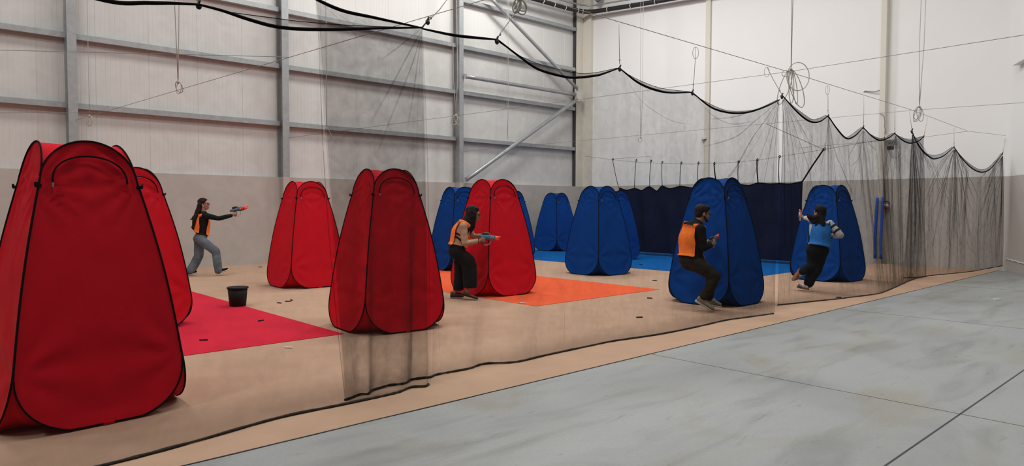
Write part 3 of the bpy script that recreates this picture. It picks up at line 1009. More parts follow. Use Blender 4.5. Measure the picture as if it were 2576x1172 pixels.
class Net:
    def __init__(s, label, spans, uppers, hem, plan=lambda x: YN, ripple=0.012, seed=0, cols_per_m=42, dense=110):
        """spans: the sagging top rope between ties; uppers: free upper border of each span; hem: points on the floor"""
        s.plan, s.ripple, s.seed = plan, ripple, seed
        s.o = empty('black_net', (0, 0, 0), label, 'net', 'black nets')
        rope = []
        s.spans = []
        for sp_ in spans:
            c_ = smooth_line([s.onplan(*p) if not isinstance(p, Vector) else p for p in sp_], 8)
            s.spans.append(c_)
            rope += c_ if not rope else c_[1:]
        s.rope = rope
        s.hem = smooth_line(hem, 6)
        s.xt = [(p.x, p.z) for p in rope]
        s.yt = [(p.x, p.y) for p in rope]
        s.yh = [(p.x, p.y) for p in s.hem]
        s.zh = [(p.x, p.z) for p in s.hem]
        x0t, x1t, x0b, x1b = rope[0].x, rope[-1].x, s.hem[0].x, s.hem[-1].x
        nu = int(max(x1t - x0t, x1b - x0b) * cols_per_m)
        nv = dense
        vs, fs = [], []
        for i in range(nu + 1):
            u = i / nu
            xt, xb = x0t + (x1t - x0t) * u, x0b + (x1b - x0b) * u
            zt, zb = lerp_tab(s.xt, xt), lerp_tab(s.zh, xb)
            for j_ in range(nv + 1):
                v = j_ / nv
                x_, z_ = xt + (xb - xt) * v, zt + (zb - zt) * v
                fade = min(1, v * 14) * min(1, (1 - v) * 14)
                vs.append((x_, s.y(x_, z_, fade), z_))
        for i in range(nu):
            for j_ in range(nv):
                a_ = i * (nv + 1) + j_
                fs.append((a_, a_ + 1, a_ + nv + 2, a_ + nv + 1))
        mk('mesh_panel', vs, fs, M['net'], s.o)
        # border folded over the rope
        for c_, up in zip(s.spans, uppers):
            uc = smooth_line([s.onplan(*p) if not isinstance(p, Vector) else p for p in up], 8)
            m_ = 28
            uz, uy = [(p.x, p.z) for p in uc], [(p.x, p.y) for p in uc]
            vs, fs = [], []
            for i in range(m_ + 1):
                a_ = c_[min(len(c_) - 1, round(i / m_ * (len(c_) - 1)))]
                b2 = Vector((a_.x, lerp_tab(uy, a_.x), lerp_tab(uz, a_.x)))
                vs += [tuple(a_), tuple((a_ + b2) / 2 + Vector((0, 0.02, 0))), (b2.x, b2.y + 0.03, max(b2.z, a_.z - 0.002))]
            for i in range(m_):
                for j_ in range(2):
                    a_ = i * 3 + j_
                    fs.append((a_, a_ + 1, a_ + 4, a_ + 3))
            bd = mk('border_band', vs, fs, M['net_band'], s.o)
            MB().tube([vs[i * 3 + 2] for i in range(m_ + 1)], 0.0028, 5).build('border_edge', M['tape'], bd)
            k_ = len(c_)
            MB().tube(c_, [0.007 + 0.006 * math.sin(PI * i / (k_ - 1)) for i in range(k_)], 7).build('top_rope', M['tape'], s.o)
        rn = random.Random(seed + 50)
        hp = []
        for p in s.hem:
            hp.append((p.x, p.y, p.z - 0.0008))
        MB().tube(hp, [0.0085 + rn.uniform(-0.002, 0.003) for _ in hp], 7).build('weighted_hem', M['hem'], s.o)

    def onplan(s, px, py):
        y = YN
        for _ in range(25):
            p = PY(px, py, y)
            y = 0.5 * y + 0.5 * s.plan(p.x)
        return PY(px, py, s.plan(p.x)) if abs(s.plan(p.x) - y) < 0.02 else p

    def y(s, x, z, fade=1.0):
        h = min(1, max(0, z / 2.8))
        base = lerp_tab(s.yt, x) * h + lerp_tab(s.yh, x) * (1 - h)
        k = s.seed * 9.7
        r_ = s.ripple
        d = r_ * mnoise.noise(Vector((x * 2.2 + k, z * 0.45, k))) * 1.6
        d += r_ * 0.55 * mnoise.noise(Vector((x * 6.5 + k + z * 0.3, z * 0.5, k + 4)))
        d += r_ * 0.28 * mnoise.noise(Vector((x * 15 + k - z * 0.4, z * 0.9, k + 8)))
        return base + d * fade

    def at(s, px, py):
        y = YN
        p = None
        for _ in range(14):
            p = PY(px, py, y)
            y = 0.5 * y + 0.5 * s.y(p.x, p.z, 0.0)
        return p

    def flap(s, xt0, xt1, xb0, xb1):
        """the end of the net folded back on itself"""
        nu, nv = 44, 110
        vs, fs = [], []
        for i in range(nu + 1):
            u = i / nu
            xt, xb = xt0 + (xt1 - xt0) * u, xb0 + (xb1 - xb0) * u
            zt, zb = lerp_tab(s.xt, xt), lerp_tab(s.zh, xb)
            for j_ in range(nv + 1):
                v = j_ / nv
                x_, z_ = xt + (xb - xt) * v, zt + (zb - zt) * v
                fade = min(1, v * 14) * min(1, (1 - v) * 14)
                vs.append((x_, s.y(x_, z_, fade) - 0.004 - 0.02 * fade * (1 + mnoise.noise(Vector((x_ * 4, z_ * 0.8, 31)))), z_))
        for i in range(nu):
            for j_ in range(nv):
                a_ = i * (nv + 1) + j_
                fs.append((a_, a_ + 1, a_ + nv + 2, a_ + nv + 1))
        mk('folded_flap', vs, fs, M['net_flap'], s.o)

    def pleats(s, lines, m='net_fold', name='gathered_fold'):
        """narrow gathers of net hanging from the ties; each line: sight points, width"""
        for pts, wd in lines:
            P = smooth_line([s.at(*p) for p in pts], 10) if not isinstance(pts[0], Vector) else smooth_line(pts, 10)
            vs, fs, gat = [], [], []
            k_ = len(P)
            for i, p in enumerate(P):
                t = (P[min(i + 1, k_ - 1)] - P[max(i - 1, 0)])
                t.y = 0
                if t.length < 1e-6:
                    t = Vector((0, 0, -1))
                t.normalize()
                sd = Vector((-t.z, 0, t.x))
                tt_ = i / (k_ - 1)
                w_ = wd * (min(1.0, 0.35 + 2.0 * tt_) if name == 'side_edge' else 0.3 + 1.2 * tt_) * 0.75
                y_ = s.y(p.x, p.z, 1.0)
                g0 = min(1.0, 0.5 + 3 * tt_) * (1.0 if name == 'side_edge' else (1 - tt_) ** 0.6)
                for q, dy, gq in ((-1, -0.003, 0.0), (-0.3, -0.004 - wd * 0.2, 1.0), (0.3, -0.004 - wd * 0.2, 1.0), (1, -0.003, 0.0)):
                    c_ = p + sd * (w_ * q)
                    vs.append((c_.x, y_ + dy, c_.z))
                    gat.append(g0 * gq)
            for i in range(k_ - 1):
                for j_ in range(3):
                    a_ = i * 4 + j_
                    fs.append((a_, a_ + 4, a_ + 5, a_ + 1))
            o = mk(name, vs, fs, M[m], s.o)
            o.data.attributes.new('gather', 'FLOAT', 'POINT').data.foreach_set('value', gat)


def floor_pts(pts):
    return [G(*p, 0.016) for p in pts]


hem1 = [Vector((-0.9, 4.18, 0.016)), Vector((0.0, 4.27, 0.016))] + floor_pts([(250, 1172), (480, 1112), (700, 1050), (850, 1019), (912, 1006), (959, 996), (1004, 985), (1034, 973), (1068, 971), (1078, 966)])
N1 = Net('black net at the left, hung in front of the largest red tent',
         [[Vector((-0.9, YN, 2.86)), Vector((-0.4, YN, 2.75)), Vector((0.1, YN, 2.9))],
          [Vector((0.1, YN, 2.9)), Vector((0.55, YN, 2.72)), (265, 1), (370, 7), (430, 8), (497, 11)],
          [(499, 11), (560, 27), (620, 47), (690, 66), (760, 73), (850, 74), (950, 71), (1062, 69)]],
         [[Vector((-0.9, YN, 2.86)), Vector((-0.4, YN, 2.77)), Vector((0.1, YN, 2.9))],
          [Vector((0.1, YN, 2.9)), Vector((0.55, YN, 2.76)), (265, -4), (370, 1), (430, 3), (497, 9)],
          [(499, 9), (589, 29), (700, 44), (760, 52), (860, 60), (960, 65), (1062, 67)]],
         hem1, plan=lambda x: YN - 0.05, seed=1, ripple=0.010)
hem2 = floor_pts([(868, 1005), (883, 1000), (906, 991), (925, 990), (937, 981), (959, 974), (980, 968), (1010, 965), (1024, 961), (1035, 954), (1062, 950), (1082, 948), (1096, 942), (1127, 936), (1180, 926), (1220, 914), (1296, 910), (1376, 892), (1489, 868), (1544, 857), (1659, 840), (1750, 822), (1825, 805), (1882, 797), (1946, 788)])
N2 = Net('black net in the middle, hung in front of the man in the orange vest',
         [[(793, -8), (800, 0), (863, 27), (945, 45), (1060, 70)],
          [(1062, 72), (1139, 88), (1200, 95), (1248, 99)],
          [(1252, 100), (1305, 141), (1354, 174), (1416, 192), (1452, 195), (1500, 190), (1522, 184), (1558, 171)],
          [(1560, 173), (1604, 207), (1645, 225), (1686, 233), (1741, 232)],
          [(1743, 234), (1780, 264), (1809, 278), (1850, 284.6), (1890, 280.5), (1931, 266), (1961, 251)]],
         [[(793, -14), (802, -5), (863, 22), (945, 41), (1060, 68)],
          [(1062, 69), (1139, 84), (1200, 91), (1248, 97)],
          [(1253, 99), (1313, 139), (1375, 164), (1452, 182), (1500, 182), (1558, 170)],
          [(1560, 171), (1612, 200), (1669, 221), (1741, 230)],
          [(1743, 233), (1784, 257), (1829, 276), (1870, 279), (1911, 273), (1961, 250)]],
         hem2, seed=2, ripple=0.013)
hem3 = floor_pts([(1956, 767), (2051, 757), (2110, 751), (2150, 746), (2190, 741), (2220, 735), (2263, 717), (2290, 705), (2307, 699), (2330, 695)])
N3 = Net('black net of three swags in front of the running woman in the blue vest',
         [[(1969, 241), (1998, 274), (2023, 297), (2043, 307), (2064, 305), (2083, 291)],
          [(2084, 292), (2105, 323), (2129, 348), (2150, 342), (2171, 321)],
          [(2172, 321), (2195, 344), (2215, 353), (2236, 346), (2251, 335)],
          [(2252, 336), (2269, 352), (2289, 360), (2310, 355), (2324, 343)]],
         [[(1970, 239), (2002, 267), (2031, 289), (2052, 300), (2083, 289)],
          [(2085, 291), (2113, 325), (2133, 345), (2171, 320)],
          [(2173, 320), (2199, 340), (2224, 347), (2251, 334)],
          [(2253, 335), (2262, 340), (2293, 351), (2324, 342)]],
         hem3, seed=3, ripple=0.020)
pr = PX(2522, 386, 18.9)
p4 = lambda x: 4.72 + (pr.y - 4.72) * max(0.0, x - 14.7) / (18.9 - 14.7)


def on4(px, py):
    y = 4.6
    for _ in range(40):
        p = PY(px, py, y)
        y = 0.6 * y + 0.4 * p4(p.x)
    return p


N4 = Net('black net nearest the right wall, thickly folded, two swags wide',
         [[on4(*p) for p in ((2295, 331), (2305, 356), (2322, 381), (2342, 397), (2355, 399), (2375, 391), (2399, 370))],
          [on4(*p) for p in ((2401, 371), (2424, 403), (2449, 426), (2473, 433), (2494, 422), (2522, 386))]],
         [[on4(*p) for p in ((2296, 330), (2312, 358), (2333, 384), (2355, 390), (2377, 384), (2399, 369))],
          [on4(*p) for p in ((2402, 370), (2430, 400), (2457, 421), (2478, 426), (2500, 413), (2522, 385))]],
         [on4(*p) for p in ((2274, 699), (2307, 697.5), (2340, 693), (2372, 690), (2440, 683), (2480, 676), (2522, 668))],
         plan=p4, seed=4, ripple=0.026)

N2.flap(N2.rope[0].x, 3.24, N2.hem[0].x, 3.36)
N1.pleats([([(1064, 90), (1070, 260), (1075, 420), (1078, 700), (1079, 960)], 0.010)], 'net_fold2', 'side_edge')
N2.pleats([([(800, 60), (806, 230), (816, 440), (838, 720), (868, 1000)], 0.006),
           ([(1961, 260), (1958, 420), (1950, 640), (1946, 785)], 0.014)], 'net_fold', 'side_edge')
N3.pleats([([(1971, 250), (1966, 420), (1957, 640), (1955, 765)], 0.012), ([(2324, 350), (2325, 520), (2327, 690)], 0.012)], 'net_fold', 'side_edge')
N4.pleats([([(2522, 390), (2523, 520), (2522, 666)], 0.012), ([(2294, 340), (2288, 520), (2276, 697)], 0.014)], 'net_fold', 'side_edge')
N2.pleats([([(1061, 76), (1030, 130), (986, 213), (932, 311)], 0.012), ([(1062, 76), (1040, 150), (1010, 229), (949, 385)], 0.011),
           ([(1063, 78), (1052, 140), (1041, 221), (1023, 328)], 0.010), ([(1056, 74), (1010, 112), (960, 150)], 0.008),
           ([(1035, 954), (1034, 850), (1032, 700), (1028, 560)], 0.009),
           ([(1958, 254), (1905, 300), (1846, 345), (1760, 372)], 0.011), ([(1959, 254), (1900, 338), (1845, 425), (1822, 452)], 0.017),
           ([(1959, 256), (1935, 330), (1905, 420), (1890, 470)], 0.012), ([(1960, 256), (1944, 340), (1925, 450), (1915, 560)], 0.014),
           ([(1960, 256), (1950, 360), (1943, 470), (1938, 600)], 0.013), ([(1957, 253), (1900, 276), (1845, 294), (1780, 300)], 0.010),
           ([(1746, 240), (1790, 290), (1840, 312), (1890, 306)], 0.008), ([(1564, 178), (1610, 250), (1680, 300), (1745, 315)], 0.006)])
N2.pleats([([(1061, 80), (1052, 230), (1047, 400)], 0.007), ([(882, 850), (890, 930), (897, 985)], 0.006), ([(946, 860), (939, 950), (937, 980)], 0.006),
           ([(1010, 860), (1008, 920), (1011, 962)], 0.004), ([(1102, 790), (1103, 860), (1108, 938)], 0.005), ([(1420, 780), (1421, 840), (1418, 886)], 0.005),
           ([(805, 8), (850, 45), (905, 95)], 0.007), ([(830, 18), (890, 60), (960, 95)], 0.006), ([(890, 38), (950, 75), (1000, 98)], 0.005),
           ([(1960, 256), (1930, 400), (1880, 560), (1868, 700)], 0.008), ([(1958, 256), (1890, 380), (1800, 480)], 0.007)], 'net_fold2')
rn = random.Random(8)
N2.pleats([([(x_, 735 + rn.uniform(-40, 30)), (x_ + rn.uniform(-3, 3), 765), (x_ + rn.uniform(-4, 4), 787 + (1946 - x_) * 0.13)], rn.uniform(0.004, 0.008)) for x_ in (1840, 1856, 1868, 1880, 1890, 1901, 1912, 1921, 1930, 1938)], 'net_fold2')
N3.pleats([([(1970, 250), (1971, 330), (1972, 480), (1974, 640)], 0.026), ([(1972, 250), (1980, 360), (1988, 480), (1992, 640)], 0.014),
           ([(1973, 250), (1990, 350), (2010, 470), (2024, 600)], 0.015), ([(1974, 248), (2005, 340), (2040, 450), (2062, 560)], 0.017),
           ([(1976, 248), (2020, 330), (2062, 420)], 0.010), ([(2085, 298), (2101, 380), (2128, 450), (2152, 505)], 0.022),
           ([(2083, 298), (2075, 370), (2060, 430)], 0.011), ([(2084, 300), (2083, 400), (2079, 520)], 0.012), ([(2084, 298), (2092, 380), (2102, 480)], 0.013),
           ([(2171, 326), (2150, 360), (2132, 400)], 0.014), ([(2172, 328), (2160, 390), (2140, 420)], 0.013), ([(2172, 328), (2170, 420), (2160, 520)], 0.013),
           ([(2172, 326), (2185, 360), (2204, 380)], 0.012), ([(2251, 340), (2235, 380), (2225, 440), (2222, 520)], 0.016),
           ([(2251, 340), (2248, 420), (2244, 520), (2238, 650)], 0.018), ([(2252, 340), (2262, 420), (2270, 520)], 0.014)])
rn = random.Random(15)
L_ = []
for ax, ay, x0, x1, k_ in ((1971, 250, 1975, 2090, 9), (2084, 298, 2050, 2140, 10), (2172, 328, 2120, 2225, 12), (2251, 340, 2200, 2270, 12)):
    for i in range(k_):
        bx = x0 + (x1 - x0) * (i + rn.random()) / k_
        by = rn.uniform(430, 700)
        L_.append(([(ax + (bx - ax) * 0.03, ay + 2), (ax + (bx - ax) * 0.55, ay + (by - ay) * 0.4), (bx, by)], rn.uniform(0.006, 0.013)))
for i in range(14):
    x_ = rn.uniform(1962, 2010) if i < 8 else rn.uniform(2215, 2280)
    yb = 762 if i < 8 else 700 - rn.uniform(0, 10)
    L_.append(([(x_, yb - rn.uniform(30, 110)), (x_ + rn.uniform(-3, 3), yb - 20), (x_ + rn.uniform(-4, 4), yb)], rn.uniform(0.005, 0.010)))
N3.pleats(L_, 'net_fold2')
L1, L2 = [], []
for (ax, ay), ends in (((2295, 336), [(2325, 470), (2345, 445), (2380, 520), (2310, 560), (2300, 600), (2290, 640), (2318, 650), (2285, 600)]),
                       ((2400, 374), [(2330, 520), (2345, 560), (2365, 600), (2385, 620), (2400, 650), (2415, 620), (2432, 600), (2446, 540), (2460, 500), (2395, 560), (2372, 500)]),
                       ((2522, 390), [(2455, 470), (2468, 500), (2478, 540), (2490, 570), (2500, 610), (2510, 630), (2486, 470), (2516, 560)])):
    for q, (bx, by) in enumerate(ends + [(b0 + rn.uniform(-14, 14), min(668, b1 + rn.uniform(-50, 70))) for b0, b1 in ends]):
        dx = bx - ax
        sag = 0.55 + 0.25 * rn.random()
        L1.append(([(ax + dx * 0.02, ay + 3), (ax + dx * 0.45, ay + (by - ay) * sag * 0.55), (ax + dx * 0.8, ay + (by - ay) * 0.72), (bx, by)], rn.uniform(0.014, 0.026)))
        bx2, by2 = bx + rn.uniform(-18, 18), min(672, by + rn.uniform(-40, 60))
        dx = bx2 - ax
        L2.append(([(ax + dx * 0.02, ay + 3), (ax + dx * 0.45, ay + (by2 - ay) * 0.35), (bx2, by2)], rn.uniform(0.016, 0.032)))
for i in range(60):
    x_ = rn.uniform(2282, 2515)
    y0 = rn.uniform(480, 600)
    L2.append(([(x_, y0), (x_ + rn.uniform(-8, 8), y0 + 40), (x_ + rn.uniform(-14, 14), y0 + rn.uniform(60, 85))], rn.uniform(0.008, 0.016)))
N4.pleats(L1)
N4.pleats(L2, 'net_fold2')


# ties: a pale cord from the long wire down to a black clip gripping the net
def tie(px_list, clip_px, label, clip_r=0.02, net=None, shape='clip', loop=False):
    y = YN if net is None else net
    P = [PY(*p, y) for p in px_list]
    c_ = PY(*clip_px, y)
    o = empty('net_tie', c_, label, 'tie', 'ties hanging the nets')
    pts = [p - c_ for p in P]
    MB().tube(pts, 0.0038, 6).build('cord', M['rope'], o)
    MB().ball(pts[0] * 0.12 + pts[-1] * 0.88, 0.009, 0.009, 0.013).build('knot', M['rope'], o)
    if loop:
        q = pts[0]
        lp = []
        for i in range(16):
            a_ = 2 * PI * i / 16
            lp.append(q + _r * (0.035 * math.sin(a_)) + Vector((0, 0, -0.07 + 0.07 * math.cos(a_))))
        MB().tube(lp, 0.003, 5, closed=True).build('loop', M['rope'], o)
    cb = MB()
    if clip_r:
        cb.ball((0, 0, -clip_r * 0.5), clip_r, clip_r * 0.6, clip_r * 1.1)
        cb.tube([_r * (-clip_r * 0.7) + Vector((0, 0, -clip_r * 0.2)), _r * 0.0 + Vector((0, 0, clip_r * 0.6)), _r * (clip_r * 0.5) + Vector((0, 0, clip_r * 1.7))], clip_r * 0.42, 7)
        cb.build('clip', M['black'], o)


tie([(499, -60), (499, -20), (499, 8)], (500, 12), 'black round clip at the top edge above the woman in jeans', 0.019)
tie([(1128, -6), (1105, 25), (1086, 44), (1078, 52)], (1076, 53), 'black clip on a slanting cord at the top corner of the doubled net', 0.020)
tag(MB().tube([PY(1072, 57, YN), PY(1066, 64, YN), PY(1061, 72, YN)], 0.006, 6).build('net_lashing', M['black']), 'short black lashing joining the corner of the doubled net to its clip', 'lashing')
tie([(1304, 20), (1280, 55), (1258, 84), (1252, 96)], (1250, 102), 'black clip below the coil of rope at the top edge', 0.022)
tie([(1557, 62), (1558, 120), (1559, 162)], (1559, 172), 'black clip at the first net peak on the white right wall', 0.022)
tie([(1750, 118), (1749, 150), (1746, 195), (1743, 225)], (1742, 233), 'black clip above the middle of the navy curtain, on a looped cord', 0.022, loop=True)
tie([(1929, 168), (1945, 200), (1966, 236)], (1967, 242), 'black clip on a slanting cord at the highest net peak', 0.026, loop=True)
tie([(2082, 215), (2083, 250), (2083, 285)], (2084, 291), 'small black clip at the first net peak right of the highest one', 0.018, loop=True)
tie([(2173, 243), (2173, 280), (2172, 315)], (2172, 320), 'small black clip at the second net peak right of the highest one', 0.020)
tie([(2251, 268), (2251, 300), (2251, 330)], (2251, 335), 'small black clip at the third net peak right of the highest one', 0.016)
tie([(2288, 279), (2291, 305), (2294, 325)], (2294, 330), 'black clip where the two right-hand nets overlap', 0.030)
tie([(2334, 294), (2329, 320), (2325, 338)], (2324, 343), 'tiny black clip at the right end of the three-swag net', 0.018)
tie([(2400, 321), (2400, 345), (2400, 366)], (2400, 370), 'tiny black clip at the middle peak of the net nearest the right wall', 0.016, net=p4(17.3))
tie([(2530, 342), (2526, 365), (2523, 383)], (2522, 386), 'tiny black clip at the right-hand end of the last net', 0.02, net=pr.y)

# ------------------------------------------------------------------ navy curtain
ct = [(1556, 472), (1577, 478), (1596, 474), (1616, 479), (1633, 469.5), (1651, 480), (1666, 468), (1686, 474), (1710, 468), (1742, 472), (1756, 468), (1780, 472), (1803, 466), (1830, 470), (1857, 464), (1885, 466), (1907, 460), (1935, 462), (1960, 461), (1989, 462), (2019, 456)]
top = smooth_line([PX(*p, XC) for p in ct], 8)
cur = empty('curtain', (XC, (top[0].y + top[-1].y) / 2, 0), 'navy cloth curtain hung across the blue mat at the back', 'curtain')
off = Vector((XC, (top[0].y + top[-1].y) / 2, 0))
vs, fs = [], []
NV = 40
for i, p in enumerate(top):
    yl = (p.y - top[-1].y) / (top[0].y - top[-1].y)
    for j_ in range(NV + 1):
        v = j_ / NV
        z = p.z + (0.10 - p.z) * v
        amp = (0.02 + 0.055 * yl) * (0.5 + 0.5 * v)
        dx = amp * (math.sin(p.y * 7.5 + 1.5 * math.sin(v * 2 + p.y)) + 0.5 * math.sin(p.y * 13 + 2 * v)) + 0.03 * mnoise.noise(Vector((p.y * 2, z * 2, 3)))
        vs.append(Vector((p.x + dx, p.y + 0.02 * math.sin(v * 3), z)) - off)
for i in range(len(top) - 1):
    for j_ in range(NV):
        a_ = i * (NV + 1) + j_
        fs.append((a_, a_ + 1, a_ + NV + 2, a_ + NV + 1))
mk('cloth', vs, fs, M['navy'], cur)
MB().tube([vs[i * (NV + 1)] for i in range(len(top))], 0.012, 6).build('top_hem', M['tape'], cur)
MB().tube([vs[(len(top) - 1) * (NV + 1) + j_] for j_ in range(NV + 1)], 0.010, 6).build('side_hem', M['tape'], cur)
straps = [((1541, 402), (1556, 472)), ((1600, 404), (1596, 474)), ((1637, 406), (1634, 470)), ((1665, 409), (1666, 468)), ((1713, 411), (1710, 468)), ((1756, 411), (1756, 468)),
          ((1796, 412), (1803, 466)), ((1857, 408), (1857, 464)), ((1904, 403), (1907, 460)), ((1960, 395), (1960, 461)), ((2072, 376), (2019, 456))]
nm_ = ['leftmost', 'second', 'third', 'fourth', 'fifth', 'sixth', 'seventh', 'eighth', 'ninth', 'tenth']
for i, (a_, b2) in enumerate(straps):
    A, B = PX(*a_, XC - 0.02), PX(*b_, XC - 0.02) if False else PX(*b2, XC - 0.02)
    lab = ('%s black strap%s tying the navy curtain to its wire' % (nm_[i], '' if i == 0 else ' from the left')) if i < 10 else 'long slanting black strap at the right end of the navy curtain'
    o = empty('curtain_strap', B, lab, 'strap', 'straps of the navy curtain')
    mid = (A - B) * 0.5 + Vector((0, 0.012, 0))
    wd = 0.020 if i in (6, 8, 10) else 0.012
    MB().tube([Vector((0, 0, 0)), mid, A - B], wd * (1.0 if i == 10 else 0.8), 5).build('strap', M['tape'], o)
    lp = [A - B + Vector((0, 0.020 * math.cos(q) * (-1 if i in (7,) else 1) - 0.015, 0.01 + 0.030 * math.sin(q))) for q in [2 * PI * k_ / 12 for k_ in range(12)]]
    MB().tube(lp, 0.011, 5, closed=True).build('knot', M['tape'], o)

# ------------------------------------------------------------------ small fittings on the right wall
for px_t, px_b, lab in (((2205.5, 497), (2201, 650), 'blue foam tube on the wall pillar, the left one of two'), ((2219.5, 496), (2216, 651), 'blue foam tube on the wall pillar, the right one of two')):
    A, B = PX(*px_t, 18.86), PX(*px_b, 18.86)
    o = empty('foam_tube', B, lab, 'foam tube', 'blue foam tubes')
    v = A - B
    MB().tube([v * (i / 14) + Vector((0, 0.012 * math.sin(PI * i / 14 * 1.5), 0)) for i in range(15)], 0.036, 14).build('foam', M['foam'], o)
    for h_ in (0.10, 0.88):
        c_ = v * h_ + Vector((0, 0.012 * math.sin(PI * h_ * 1.5), 0))
        MB().tube([c_ + Vector((0.038 * math.cos(q), 0.038 * math.sin(q), 0)) for q in [2 * PI * k_ / 14 for k_ in range(14)]], 0.004, 5, closed=True).build('cord', M['grey'], o)
c_ = PX(2229, 517, 18.98)
o = empty('wall_device', c_, 'small red and white device with a dark cable loop beside the blue foam tubes', 'device')
MB().ball((0, 0, 0.0), 0.06, 0.065, 0.045).build('housing', M['plastic_white'], o)
MB().ball((-0.01, -0.01, -0.055), 0.055, 0.06, 0.04).build('red_cap', mat('red_plastic', (0.35, 0.02, 0.02), 0.5), o)
MB().tube([Vector((0, 0.075 * math.cos(q), 0.05 + 0.055 * math.sin(q))) for q in [2 * PI * k_ / 14 for k_ in range(14)]], 0.012, 6, closed=True).build('cable_loop', M['stripe'], o)
c_ = PX(2240, 346, 18.95)
o = empty('exit_light', c_, 'small box with a glowing green strip high on the wall pillar', 'light')
MB().box(-0.03, 0.06, -0.11, 0.12, -0.055, 0.055).build('box', M['plastic_white'], o, smooth=False)
MB().box(-0.036, -0.030, -0.05, 0.02, 0.020, 0.034).build('glowing_strip', M['exit'], o, smooth=False)
c_ = PX(2240, 372, 18.80)
o = empty('projector', c_, 'black box lamp on a metal bracket high on the wall pillar', 'projector')
MB().box(-0.08, 0.08, -0.055, 0.055, -0.045, 0.045).build('body', M['black'], o, smooth=False)
b = MB()
for y_ in (0.12, -0.01):
    b.tube([(0.3, y_ + 0.03, 0.10), (0.05, y_, 0.14), (0.0, y_ - 0.03, 0.05)], 0.008, 6)
b.tube([(0.28, 0.14, 0.0), (0, 0.06, 0.0)], 0.010, 6)
b.tube([(0.28, 0.14, 0.14), (0.05, -0.10, 0.14)], 0.008, 6)
b.build('bracket', M['grey'], o)
MB().tube([(0.05, 0.03 - 0.13 * math.cos(PI * i / 16) - 0.12, -0.13 - 0.12 * math.sin(PI * i / 16)) for i in range(17)] + [(0.05, 0.04, 0.02), (0.05, -0.05, 0.09), (0.05, -0.18, 0.09)], 0.006, 6).build('cable', M['grey'], o)
c_ = PX(1770, 348, 19.02)
o = empty('wall_sensor', c_, 'small white box with a lower lens fixed on the right wall pillar strip', 'sensor')
MB().box(-0.03, 0.04, -0.085, 0.085, -0.03, 0.035).build('box', M['plastic_white'], o, smooth=False)
MB().box(-0.028, 0.03, -0.04, 0.04, -0.075, -0.03).build('lens', M['grey'], o, smooth=False)
A, B, B2 = PX(2174, 229, 19.08), PX(2200, 231, 19.05), PX(2214, 227, 19.0)
o = empty('wall_cable', A, 'short cable stub coming out of the white wall by the pillar', 'cable')
MB().tube([(0, 0, 0), B - A, B2 - A], 0.012, 6).build('cable', M['grey'], o)
MB().ball((0.01, 0, 0), 0.015, 0.04, 0.03).build('plaster_patch', M['plastic_white'], o)
pts = [PX(*p, 18.9) for p in ((2213, 285), (2220, 288), (2224, 294), (2226, 305), (2225, 318), (2228, 328), (2226, 336))]
tag(MB().tube([tuple(p) for p in pts], 0.009, 6).build('loose_cable', M['grey']), 'loose grey cable wriggling down the wall pillar above the green light', 'cable')

# ------------------------------------------------------------------ bucket
g_ = G(605, 771, 0.011)
o = empty('bucket', (g_.x, g_.y + 0.1, 0.0115), 'black plastic bucket standing on the edge of the red mat', 'bucket')


def lathe(prof, n=40):
    vs, fs = [], []
    for r_, z_ in prof:
        for j_ in range(n):
            a_ = 2 * PI * j_ / n
            vs.append((r_ * math.cos(a_), r_ * math.sin(a_), z_))
    for i in range(len(prof) - 1):
        for j_ in range(n):
            fs.append((i * n + j_, i * n + (j_ + 1) % n, (i + 1) * n + (j_ + 1) % n, (i + 1) * n + j_))
    fs.append(tuple(range(n))[::-1])
    fs.append(tuple(range((len(prof) - 1) * n, len(prof) * n)))
    return vs, fs


mk('pail', *lathe([(0.108, 0), (0.113, 0.004), (0.136, 0.27), (0.132, 0.27), (0.108, 0.012)]), M['bucket'], o)
mk('rim', *lathe([(0.136, 0.250), (0.146, 0.252), (0.148, 0.262), (0.146, 0.274), (0.137, 0.276), (0.133, 0.272)]), M['bucket'], o)
MB().tube([(0.146 * math.cos(a_), -0.146 * math.sin(a_) - 0.003, 0.258 - 0.0 * math.sin(a_)) for a_ in [PI * i / 20 for i in range(21)]], 0.004, 6).build('handle', M['bucket'], o)

# ------------------------------------------------------------------ foam darts on the floor
darts = [((513, 855), 'd', 10, 'dark foam dart lying near the front edge of the red mat'),
         ((657, 806), 'd', 60, 'dark foam dart lying in the middle of the red mat'),
         ((655, 671), 'd', 10, 'dark foam dart lying by the foot of the back wall'),
         ((703, 761), 'd', -30, 'dark foam dart at the left of three lying before a red tent'),
         ((725, 757), 'd', 10, 'dark foam dart at the middle of three lying before a red tent'),
         ((734, 754), 'o', -50, 'orange-tipped foam dart at the right of three lying before a red tent'),
         ((726, 873), 'p', -15, 'pale foam dart on the tan floor left of the doubled net'),
         ((1315, 762), 'p', -10, 'pale foam dart on the front edge of the orange mat'),
         ((1609, 797), 'd', 10, 'dark foam dart alone on the tan floor between net and large blue tent'),
         ((1635, 749), 'o', -25, 'orange-tipped foam dart by the tip of the orange mat'),
         ((1647, 705), 'd', -20, 'tiny dark foam dart on the tan floor in front of the blue mat'),
         ((1613, 665), 'd', 5, 'dark foam dart lying on the blue mat'),
         ((1581, 684), 'd', -30, 'tiny dark foam dart at the right foot of the middle blue tent'),
         ((2110, 747), 'd', -5, 'dark foam dart by the net hem in front of the right-hand blue tent'),
         ((488, 678), 'd', 5, 'dark foam dart behind the heel of the woman in jeans'),
         ((2508, 751), 'p', 0, 'white scrap lying on the grey concrete at the right')]
